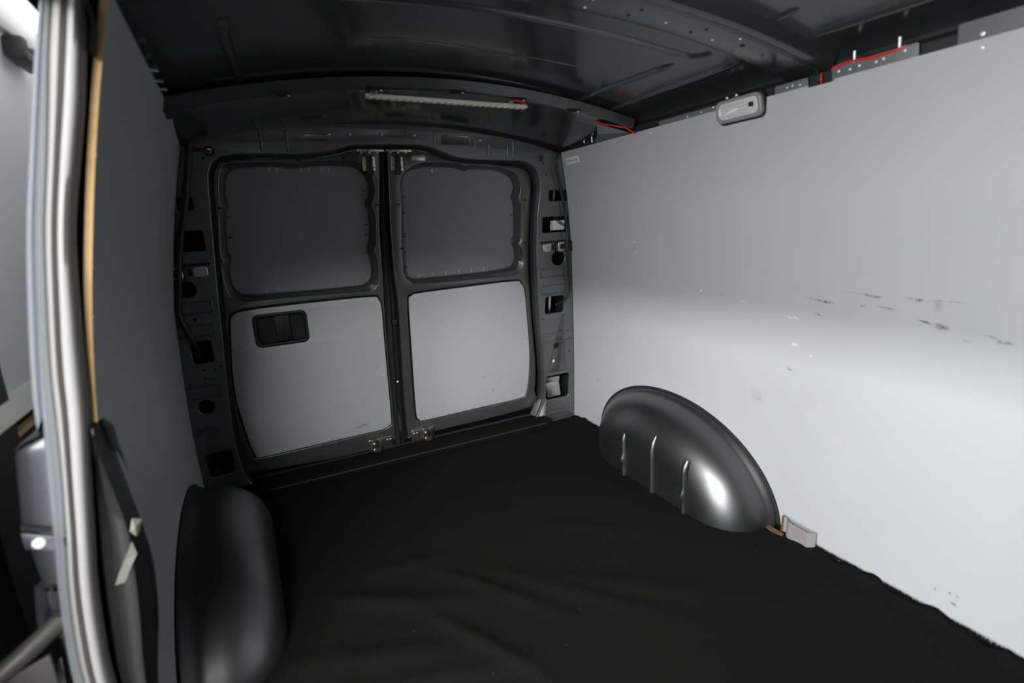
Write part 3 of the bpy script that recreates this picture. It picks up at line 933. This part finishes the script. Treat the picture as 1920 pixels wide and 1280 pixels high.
# bottom latches
def latch_bot(x0, x1, xk, parent):
    lt = plate('latch_plate', [rrect(x0, .034, x1, .092, .008)], .050, .060, .002, RE, 'steel', parent)
    box('bolt_housing', xk - .012, .030, .030, xk + .012, .055, .096, 'zinc', lt, .003, mp=lambda a, w, z: RE(a, z, w))
    box('bolt_housing', xk + .016, .032, .036, xk + .034, .055, .090, 'zinc', lt, .003, mp=lambda a, w, z: RE(a, z, w))
    box('slide_bolt', xk - .004, .022, .026, xk + .022, .034, .052, 'dark_trim', lt, .002, mp=lambda a, w, z: RE(a, z, w))
    for z in (.05, .08):
        screw(RE(xk - .004, z, .030), (0, -1, 0), lt, scale=1.1)
    for xx in (x0 + .012, x0 + .026) if xk > (x0 + x1) / 2 else (x1 - .026, x1 - .012):
        screw(RE(xx, .078, .050), (0, -1, 0), lt, scale=.9)
latch_bot(.330, .440, .355, d1)
latch_bot(.525, .635, .590, d2)

# ---------------- door jamb at the photographer's left
tj = root('trim_1', 'painted steel sliding-door jamb in brightly lit blue-grey beside the felt seal', 'door jamb', kind='structure')
sealR = [(-.136, 1.345), (-.147, 1.300), (-.160, 1.238), (-.174, 1.174), (-.191, 1.109), (-.214, 1.015), (-.230, .902), (-.239, .829), (-.246, .770), (-.261, .673), (-.273, .592), (-.285, .508), (-.293, .418), (-.296, .341), (-.290, .22), (-.275, .08)]
sealL = [(-.152, 1.345), (-.163, 1.298), (-.177, 1.237), (-.192, 1.174), (-.208, 1.109), (-.229, 1.016), (-.248, .905), (-.259, .832), (-.266, .77), (-.279, .678), (-.290, .597), (-.302, .514), (-.310, .425), (-.313, .349), (-.308, .22), (-.292, .08)]
flL = [(-.168, 1.345), (-.180, 1.299), (-.195, 1.238), (-.208, 1.175), (-.222, 1.110), (-.243, 1.017), (-.262, .905), (-.273, .832), (-.280, .77), (-.291, .678), (-.303, .597), (-.316, .513), (-.325, .425), (-.328, .349), (-.323, .22), (-.307, .08)]
blL = [(-.176, 1.345), (-.187, 1.300), (-.202, 1.238), (-.217, 1.175), (-.232, 1.111), (-.253, 1.018), (-.273, .906), (-.285, .834), (-.294, .775), (-.305, .70), (-.316, .61), (-.328, .52), (-.337, .43), (-.341, .35), (-.336, .22), (-.32, .08)]
outL = [(-.181, 1.345), (-.193, 1.302), (-.211, 1.240), (-.227, 1.177), (-.243, 1.112), (-.265, 1.018), (-.286, .907), (-.298, .834), (-.304, .789), (-.306, .765), (-.307, .750)]
S = lambda pts, y, dx=0.0: [(x + dx, y, z) for x, z in resample(dense(pts, False, 5), 60, False)]
# felt seal
ds = root('door_seal', 'light grey ribbed felt door seal running down the pillar', 'door seal')
def bulge(r0, r1, prof):
    a = resample(dense(r0, False, 5), 70, False); b = resample(dense(r1, False, 5), 70, False)
    rails = []
    for (t, y) in prof:
        rails.append([(p.lerp(q, t).x, y, p.lerp(q, t).y) for p, q in zip(a, b)])
    return rails
loft('seal_bulb', bulge(sealR, sealL, ((-.02, .912), (-.03, .896), (.12, .884), (.4, .879), (.7, .881), (.92, .888), (1.0, .897), (1.02, .915))), 'seal_grey', ds, smooth=70)
tag(loft('seal_flange', bulge(sealL, flL, ((-.05, .905), (.10, .893), (.35, .886), (.65, .888), (.92, .896), (1.02, .905), (1.02, .92))), 'seal_smooth', ds, smooth=70), 'smooth grey lip')
# inner and outer jamb strips, both in the lit tone
loft('jamb_inner_strip', bulge(flL, blL, ((-.1, .915), (.0, .902), (.3, .894), (.7, .892), (1.0, .898), (1.05, .91))), 'jamb_lit', tj, smooth=60)
blu = [p for p in blL if p[1] > .74]
loft('jamb_outer_strip', bulge(blu, outL, ((-.1, .912), (.1, .905), (.35, .897), (.8, .900), (1.1, .914), (1.2, .94), (1.0, 1.0))), 'jamb_lit', tj, smooth=60)
# lower, wider part of the jamb
lj_out = [(-.306, .742), (-.322, .737), (-.338, .728), (-.345, .690), (-.351, .643), (-.355, .619), (-.353, .602), (-.352, .554), (-.350, .520)]
lj_in = [(-.280, .752), (-.283, .735), (-.287, .720), (-.292, .690), (-.299, .643), (-.303, .619), (-.305, .602), (-.312, .554), (-.316, .520)]
a = resample(dense(lj_out, False, 4), 40, False); b = resample(dense(lj_in, False, 4), 40, False)
rails = []
for (t, y) in ((-.03, .99), (-.05, .935), (.0, .918), (.12, .909), (.4, .906), (.8, .904), (1.1, .903)):
    rails.append([(p.lerp(q, t).x, y, p.lerp(q, t).y) for p, q in zip(a, b)])
loft('lower_jamb', rails, 'jamb_paint', tj, smooth=60)
loft('jamb_shoulder', [[(x, y, z) for (x, z) in ((-.275, .757), (-.300, .750), (-.318, .743), (-.338, .731))] for y in (.90, .93, 1.0)], 'jamb_paint', tj, smooth=60)
box('jamb_crease', -.350, .900, .598, -.300, .904, .606, 'black_rubber', tj, .001, mp=lambda x, y, z: (x, y, z - (x + .35) * .45 + .018))
box('jamb_band', -.351, .896, .574, -.305, .906, .600, 'jamb_paint', tj, .003, mp=lambda x, y, z: (x, y, z - (x + .35) * .45 + .014))
pg = bolt_mesh(.0085, .005); pg.materials.append(MATS['white_plastic'])
screw((-.333, .896, .594), (0, -1, 0), tj, 'white_plug', pg)
# recess below with track arm
loft('recess_back', [[(x, .955, z) for z in (-.1, .2, .4, .53)] for x in (-.362, -.30)], 'dark_trim', tj)
loft('recess_lip', [[(-.358, .912, .522), (-.366, .912, .47), (-.368, .914, .44)], [(-.350, .905, .522), (-.355, .905, .47), (-.355, .907, .43)], [(-.343, .915, .520), (-.348, .92, .47), (-.350, .925, .43)]], 'jamb_paint', tj, smooth=60)
loft('recess_top', [[(x, y, .522 - (x + .352) * .3) for x in (-.354, -.335, -.315)] for y in (.905, .955)], 'dark_trim', tj)
loft('recess_gusset', [[(-.350, .915, .508), (-.345, .915, .43), (-.343, .92, .36), (-.346, .92, .25)], [(-.315, .905, .502), (-.322, .905, .44), (-.333, .905, .37), (-.340, .905, .25)]], 'jamb_paint', tj, smooth=60)
tag(loft('guide_edge', [[(-.352, .90, .40), (-.362, .90, .35), (-.366, .90, .25)], [(-.346, .898, .405), (-.350, .898, .35), (-.352, .898, .25)]], 'seal_smooth', tj), 'pale guide edge')

# ---------------- open sliding door outside
sd = root('door_3', 'opened sliding door standing outside behind the jamb', 'door', kind='structure')
def xs_(z): return interp(z, [-.2, .3, .75, 1.1, 1.40], [-.40, -.43, -.42, -.37, -.315])
zz = [.72 + (1.36 - .72) * k / 12 for k in range(13)]
loft('inner_panel', [[(xs_(z), y, z) for z in zz] for y in (.98, 1.3, 1.7, 2.1)], 'outer_door', sd, smooth=60)
loft('lower_panel', [[(xs_(z) - .012, y, z) for z in (-.2, .0, .3, .5, .65, .72)] for y in (.70, 1.3, 1.7, 2.1)], 'dark_trim', sd, smooth=60)
loft('outer_panel', [[(xs_(z) - .05, y, z) for z in (-.2, .0, .3, .6, .75, .9, 1.1, 1.25, 1.40)] for y in (.69, 1.5, 2.12)], 'body_paint', sd, smooth=60)
loft('top_rail', [[(-.318 + dx, y, z) for y in (.98, 1.4, 2.1)] for (dx, z) in ((-.05, 1.352), (.004, 1.354), (.010, 1.362), (.010, 1.392), (.0, 1.405), (-.05, 1.408))], 'white_plastic', sd, smooth=40)
loft('waist_ledge', [[(-.42 + dx, y, z) for y in (1.0, 1.4, 2.1)] for (dx, z) in ((.0, .757), (.008, .756), (.020, .735), (.024, .722), (.014, .714), (-.02, .708))], 'beige_trim', sd, smooth=50)
loft('trim_edge', [[(-.425 + dx, y, z) for y in (1.0, 1.4, 2.1)] for (dx, z) in ((.0, .692), (.010, .690), (.012, .682), (.0, .678))], 'tan_strip', sd, smooth=50)
rl = box('roller_block', -.325, 1.22, 1.312, -.295, 1.33, 1.350, 'black_plastic', sd, .008)
box('roller_tongue', -.300, 1.235, 1.332, -.288, 1.285, 1.350, 'beige_trim', rl, .003)
tube('roller_pin', [(-.30, 1.335, 1.322), (-.29, 1.355, 1.318)], .004, 'steel', rl)
loft('edge_cover', [[(x, y, z) for (x, z) in ((-.395, 1.0), (-.40, .94), (-.405, .88), (-.41, .80), (-.41, .72), (-.415, .50), (-.41, .0))] for y in (1.0, 1.13, 1.14)], 'dark_trim', sd, smooth=60)
arm = root('track_arm', 'dark metal sliding-door track arm in the lower corner recess', 'door arm')
tube('arm_bar', dense([(-.33, .925, .462), (-.355, .905, .448), (-.40, .88, .424), (-.46, .87, .395), (-.52, .87, .37)], False), .014, 'arm_metal', arm, n=10)
box('arm_plate', -.50, .878, .372, -.350, .884, .428, 'arm_metal', arm, .002, mp=lambda x, y, z: (x, y, z + (x + .35) * .35))
tube('arm_pivot', [(-.338, .92, .43), (-.338, .92, .475)], .014, 'black_rubber', arm, n=12)

# ================================================================== THINGS
# ---------------- wheel arches
def wheel_arch(name, label, side, cy, a, b, depth, rnd, surf, m, rear=0.0):
    """domed steel housing; side +1 on the right wall, -1 on the left"""
    r = root(name, label, 'wheel arch')
    prof = [(-.004, 1.012), (.006, 1.0), (.018, .992)]
    d0 = depth - rnd
    prof += [(d0 * .6, .975)]
    for k in range(0, 9):
        t = pi / 2 * k / 8
        prof.append((d0 + rnd * sin(t), None if False else (.965 - (1 - cos(t)) * rnd / a * 1.05)))
    inner = prof[-1][1]
    prof += [(depth + .001, inner * .6), (depth + .0015, 0.02)]
    N = 56
    v = []; f = []
    for (d, s) in prof:
        aa = a * s; bb = b - (1 - s) * a * .95 if s > .3 else b * s
        for k in range(N + 1):
            t = pi * k / N
            y = cy - aa * cos(t)
            z = bb * sin(t) if k not in (0, N) else -.02
            e = 2.04
            fr_ = 1 - rear * max(0, d / depth) ** 1.4 if cos(t) < 0 else 1
            y = cy - aa * fr_ * math.copysign(abs(cos(t)) ** (2 / e), cos(t))
            z = max(bb, .01) * (abs(sin(t)) ** (2 / e)) - .012
            v.append((surf(y, max(z, 0)) - side * d, y, z))
    n = N + 1
    for i in range(len(prof) - 1):
        for k in range(N):
            f.append((i * n + k, i * n + k + 1, (i + 1) * n + k + 1, (i + 1) * n + k))
    pydata('dome', v, f, m, r, 70)
    # black ring imitating the dark gap where it meets the lining
    fl_ = []
    for k in range(N + 1):
        t = pi * k / N
        e = 2.04
        y = cy - a * 1.012 * math.copysign(abs(cos(t)) ** (2 / e), cos(t)); z = b * 1.012 * abs(sin(t)) ** (2 / e) - .012
        fl_.append((surf(y, max(z, 0)) - side * .002, y, z))
    tube('dark_gap_ring', fl_, .0055, 'black_rubber', r, n=6)
    return r
wa = wheel_arch('wheel_arch', 'bare dark steel wheel arch with three ribs against the pale wall', 1, 1.47, .475, .335, .185, .145, lambda y, z: xR(z), 'arch_paint', rear=.42)
for (y, zt, z0, nose) in ((1.535, .188, .0, True), (1.372, .232, .0, False), (1.212, .195, .0, True)):
    xf = xR(.1) - .187
    prof = []
    zs_ = [z0 + (zt - z0) * k / 14 for k in range(15)]
    rails = [[], [], [], [], []]
    for z in zs_:
        h = .010 * min(1, (zt - z) / .03 + .05)
        if nose and .055 < z < .085: h += .010 * sin(pi * (z - .055) / .03)
        for k, (o, hh) in enumerate(((-.010, -.004), (-.006, h * .8), (0, h), (.006, h * .8), (.010, -.004))):
            back = .0 if z < .15 else (z - .15) ** 2 * 3.0
            rails[k].append((xf - hh + back, y + o, z))
    loft('pressed_rib', rails, 'arch_paint', wa, smooth=60)
wheel_arch('wheel_arch', 'smooth dark steel wheel arch in shadow nearest the door pillar', -1, 1.60, .49, .272, .215, .165, lambda y, z: xL(y, z), 'arch_paint')

# ---------------- floor bracket beside the right arch
br = root('floor_bracket', 'bent galvanised steel bracket standing beside the ribbed wheel arch', 'bracket')
def BR(u, d, z): return (1.366 - d, .968 - u, z)
sect = [(-.004, .006), (.012, .004), (.020, .016), (.028, .020), (.088, .020), (.096, .012), (.104, .004)]
rails = []
for (u, d) in sect:
    rails.append([BR(u, d, z) for z in (.0, .03, .062 - u * .03)])
fbk = loft('bracket_plate', rails, 'galvanised', br, smooth=None)
md = fbk.modifiers.new('thickness', 'SOLIDIFY'); md.thickness = .002
plate('bolt_hole', [ell(.062, .030, .0035, n=12)], .0206, .0212, 0, lambda u, v, d: BR(u, d, v), 'black_rubber', br)
tag(plate('rusty_edge', [[(-.006, .0), (.0, .0), (.002, .062), (-.004, .062)]], .002, .010, 0, lambda u, v, d: BR(u, d, v), 'rust', br), 'rusty brown cut edge')
loft('rusty_tab', [[(1.352, 1.01, .012), (1.345, .985, .014), (1.348, .955, .012)], [(1.335, 1.012, .008), (1.328, .985, .008), (1.338, .955, .006)]], 'rust', br)

# ---------------- dome lamp on the right wall
for (y, z) in ((1.150, 1.3035), (1.118, 1.3045)):
    screw((1.2535, y, z), (-1, 0, -.3), wr, 'rail_screw', scale=1.1)
tube('rail_wire', [(1.2535, 1.146, 1.3005), (1.2535, 1.122, 1.3015)], .0012, 'screw_metal', wr)
dl = root('dome_lamp', 'rectangular clear dome lamp let into the wall top', 'lamp')
def DL(u, v, d):                   # tilted slightly downwards
    return (1.246 - d + (1.262 - v) * .22, u, v)
plate('bezel', [rrect(1.020, 1.236, 1.168, 1.294, .016), rrect(1.030, 1.245, 1.158, 1.286, .012)], -.004, .012, .003, lambda u, v, d: DL(u, v, .010 - d), 'lamp_bezel', dl)
plate('gasket', [rrect(1.016, 1.232, 1.172, 1.298, .018)], .006, .014, .001, lambda u, v, d: DL(u, v, .008 - d), 'black_rubber', dl)
lens = plate('lens', [rrect(1.028, 1.243, 1.160, 1.288, .013)], 0, .010, .004, lambda u, v, d: DL(u, v, .012 - d), 'lamp_lens', dl)
plate('switch', [rrect(1.043, 1.262, 1.056, 1.273, .003)], 0, .008, .001, lambda u, v, d: DL(u, v, .0165 - d), 'black_plastic', dl)
plate('lens_clip', [rrect(1.150, 1.256, 1.157, 1.274, .002)], 0, .006, .001, lambda u, v, d: DL(u, v, .0155 - d), 'white_plastic', dl)
bl = []
for k in range(9):
    bl.append(DL(1.093 + .05 * k / 8, 1.2655 - .001 * k, .012))
tube('bulb', bl, [.001, .0045, .006, .0065, .0065, .0065, .006, .0045, .001], 'white_plastic', dl, n=10)
for k in range(4):
    v = 1.250 + .009 * k
    tube('lens_rib', [DL(1.062, v, .0125), DL(1.148, v, .0125)], .0011, 'lamp_lens', dl, n=6)
for u in (1.05, 1.135):
    screw(DL(u, 1.247, .0125), (-1, 0, -.2), dl, scale=.6)

# ---------------- maker's sticker on the right board
st = root('sticker', 'small white printed sticker at the rear top corner of the pale board', 'sticker')
def ST(u, v, d): return (xR(v) - .0006 - d, u, v)
plate('paper', [[(2.003, 1.2495), (1.905, 1.2515), (1.902, 1.226), (2.002, 1.2215)]], -.0004, 0, 0, lambda u, v, d: ST(u, v, -d), 'label_paper', st)
def text_on(parent, body, size, y0, z0, tilt, name):
    cu = bpy.data.curves.new(name, 'FONT')
    cu.body = body; cu.size = size
    tmp = bpy.data.objects.new(name, cu); COL.objects.link(tmp)
    dg = bpy.context.evaluated_depsgraph_get()
    me = bpy.data.meshes.new_from_object(tmp.evaluated_get(dg))
    bpy.data.objects.remove(tmp)
    for v in me.vertices:
        u, w = v.co.x, v.co.y
        yy = y0 - u; zv = z0 + w + u * tilt
        v.co = (xR(zv) - .0016, yy, zv)
    return obj(name, me, 'label_ink', parent)
text_on(st, 'MB Bremweg', .0140, 1.993, 1.2325, .02, 'printed_line')
text_on(st, '......', .009, 1.993, 1.2270, .02, 'printed_line')
text_on(st, '....', .009, 1.928, 1.2285, .02, 'printed_line')

# ---------------- LED light bar under the rear bow
lb_ = root('light_bar', 'thin aluminium strip light with a row of chips under the rear roof bow', 'light bar')
def LBp(t): 
    x = .335 + .50 * t
    return Vector((x, 1.560 + .006 * t, zb2(x) - .016 + .010 * (4 * (t - .5) ** 2) - .008))
z0 = LBp(0); z1 = LBp(1)
def LBs(u, y, z):                  # straight bar between its two ends
    t = u / .5
    p = z0.lerp(z1, t)
    return (p.x, p.y + y, p.z + z)
box('housing', 0, -.011, -.004, .5, .011, .006, 'led_bar', lb_, .0015, mp=LBs)
led0 = None
for k in range(24):
    u = .012 + k * .0207
    if led0 is None:
        led0 = box('light_chip', -.0045, -.013, -.0065, .0045, .004, -.0038, 'led_chip', lb_, .0008)
        led0.location = LBs(u, 0, 0)
    else:
        o = led0.copy(); COL.objects.link(o); o.location = LBs(u, 0, 0)
for u in (.022, .44):
    p = LBs(u, -.006, .004)
    box('bracket', p[0] - .010, p[1] - .012, p[2] - .003, p[0] + .010, p[1] + .004, p[2] + .012, 'zinc', lb_, .002)
w_ = tube('lead', dense([LBs(.445, -.015, .012), LBs(.46, -.02, .014), LBs(.485, -.016, .010), LBs(.503, -.004, .003), LBs(.503, .008, -.001), LBs(.498, .010, .0)], False), .0022, 'red_wire', lb_)
tag(w_, 'red lead at the bar end')

rw = tube('red_wire', dense([(1.12, 1.60, zb2(1.12) + .003), (1.135, 1.575, zb2(1.135) - .006), (1.165, 1.56, zb2(1.165) - .006), (1.185, 1.545, zb2(1.185) - .008), (1.20, 1.535, 1.292), (1.214, 1.53, 1.283), (1.235, 1.525, 1.272)], False), .0024, 'red_wire')
tag(rw, 'short red wire hanging from the end of the rear roof bow', 'wire')
rw2 = tube('red_wire', dense([(1.250, .846, 1.298), (1.243, .835, 1.302), (1.241, .795, 1.3035), (1.241, .75, 1.299), (1.241, .71, 1.2995), (1.247, .69, 1.304)], False), .0024, 'red_wire')
tag(rw2, 'red wire lying along the flange above the pale wall', 'wire')
rw3 = tube('red_wire', dense([(1.252, .87, 1.262), (1.249, .868, 1.274), (1.243, .866, 1.285), (1.25, .87, 1.296)], False), .0024, 'red_wire')
tag(rw3, 'tiny red wire end dipping behind the wall at the front bow', 'wire')

# ---------------- cables on the rear pillars
def cable(path, r, label):
    o = tube('cable', dense(path, False, 8), r, 'cable_black', n=8)
    return tag(o, label, 'cable')
cable([RE(1.232, 1.285, -.01), RE(1.214, 1.262, -.022), RE(1.208, 1.223, -.02), RE(1.242, 1.114, -.02), RE(1.274, .976, -.02), RE(1.277, .882, -.03), RE(1.294, .759, -.02), RE(1.302, .683, -.018), RE(1.285, .628, -.01), RE(1.262, .600, .03)], .0065, 'thin black cable looping down the lit pillar beside the pale wall')
cable([RE(-.130, 1.33, -.02), RE(-.140, 1.27, -.028), RE(-.152, 1.22, -.028), RE(-.182, 1.10, -.028), RE(-.222, .965, -.02), RE(-.250, .82, -.02), RE(-.262, .76, -.02), RE(-.252, .70, -.02), RE(-.236, .64, -.006), RE(-.230, .585, .03)], .0105, 'thick black cable running down the dark pillar into a square hole')
cable([RE(-.135, 1.283, -.02), RE(-.12, 1.278, -.014), RE(-.10, 1.278, -.012), RE(-.084, 1.277, .01)], .004, 'thin black cable plugged into the header corner hole')

# ---------------- belt clips on the pillars
def pillar_clip(x0, x1, z, sx, label):
    c = root('pillar_clip', label, 'clip')
    xa = x0; xm = x0 + sx * .055; xb = x0 + sx * .085; xe = x1
    plate('spring_tongue', [rrect(min(xa + sx * .012, xm), z - .019, max(xa + sx * .012, xm), z + .018, .010)], -.012, -.002, .003, RE, 'steel', c)
    plate('clip_body', [rrect(min(xm + sx * .022, xe), z - .024, max(xm + sx * .022, xe), z + .022, .008)], -.014, -.001, .003, RE, 'black_plastic', c)
    plate('buckle', [rrect(min(xb, xb + sx * .055), z - .022, max(xb, xb + sx * .055), z + .022, .009), rrect(min(xb + sx * .012, xb + sx * .042), z - .011, max(xb + sx * .012, xb + sx * .042), z + .011, .005)], -.020, -.012, .002, RE, 'steel', c)
    plate('slot', [rrect(min(xm + sx * .006, xm + sx * .016), z - .012, max(xm + sx * .006, xm + sx * .016), z + .010, .002)], -.004, .0, 0, RE, 'black_rubber', c)
    plate('slot', [rrect(min(x0, xe), z + .020, max(x0, xe), z + .028, .003)], -.002, .0, 0, RE, 'black_rubber', c)
    return c
pillar_clip(1.150, 1.322, .878, 1, 'bright steel spring clip on the lit pillar above its round hole')
pillar_clip(-.140, -.262, .893, -1, 'dull steel spring clip on the dark pillar above its round hole')

# ---------------- black plastic cover at the foot of the door pillar
bc = root('pillar_cover', 'black moulded plastic cover hanging off the door pillar foot', 'plastic cover')
trimL = [(-.243, .750), (-.262, .667), (-.275, .584), (-.285, .497), (-.292, .405), (-.296, .328), (-.292, .20), (-.28, .08)]
trimM = [(-.246, .745), (-.240, .663), (-.233, .591), (-.234, .537), (-.243, .436), (-.255, .330), (-.262, .20), (-.265, .08)]
trimR = [(-.240, .745), (-.236, .697), (-.230, .625), (-.225, .576), (-.221, .498), (-.230, .401), (-.250, .290), (-.262, .18), (-.268, .08)]
A = resample(dense(trimL, False, 5), 50, False); Bm = resample(dense(trimM, False, 5), 50, False); Cc = resample(dense(trimR, False, 5), 50, False)
rails = []
for (p, q, t, y) in ((A, Bm, 0, .925), (A, Bm, .15, .915), (A, Bm, .35, .918), (A, Bm, .55, .903), (A, Bm, .8, .897), (A, Bm, 1.0, .899), (Bm, Cc, .25, .912), (Bm, Cc, .7, .93), (Bm, Cc, 1.0, .945)):
    rails.append([(a.lerp(b, t).x, y, a.lerp(b, t).y) for a, b in zip(p, q)])
cvr = loft('cover_shell', rails, 'black_plastic', bc, smooth=45)
md = cvr.modifiers.new('thickness', 'SOLIDIFY'); md.thickness = .003; md.offset = 1
tag(loft('cover_peak', [[(-.246, .93, .742), (-.243, .935, .73), (-.243, .935, .70)], [(-.235, .925, .752), (-.233, .932, .735), (-.232, .94, .69)], [(-.228, .935, .735), (-.228, .94, .70), (-.226, .95, .65)]], 'black_plastic', bc, smooth=60), 'pointed upper corner')
tp = pydata('tape_strip', [(-.224, .898, .597), (-.213, .902, .590), (-.218, .898, .574), (-.223, .895, .568), (-.229, .894, .578), (-.221, .892, .583)], [(0, 1, 5), (1, 2, 5), (2, 3, 5), (3, 4, 5), (4, 0, 5)], 'tape', None)
tag(tp, 'crumpled scrap of pale tape at the cover ridge', 'tape')
tp2 = pydata('tape_strip', [(-.229, .892, .563), (-.226, .892, .542), (-.237, .894, .522), (-.250, .899, .497), (-.264, .902, .494), (-.255, .899, .514), (-.243, .894, .536), (-.235, .890, .552)], [(0, 1, 7), (1, 2, 6, 7), (2, 3, 5, 6), (3, 4, 5)], 'tape', None)
md = tp2.modifiers.new('thickness', 'SOLIDIFY'); md.thickness = .0006
tag(tp2, 'longer diagonal strip of pale tape on the black cover', 'tape')

# repeats of one kind belong together
for o in COL.objects:
    if o.parent is None and o.get('category'):
        g = {'wheel arch': 'wheel arches of the load bay', 'cable': 'black cables on the rear pillars', 'wire': 'red lighting wires at the roof edge', 'tape': 'tape scraps on the pillar cover', 'clip': 'spring clips on the rear pillars'}.get(o['category'])
        if g: o['group'] = g
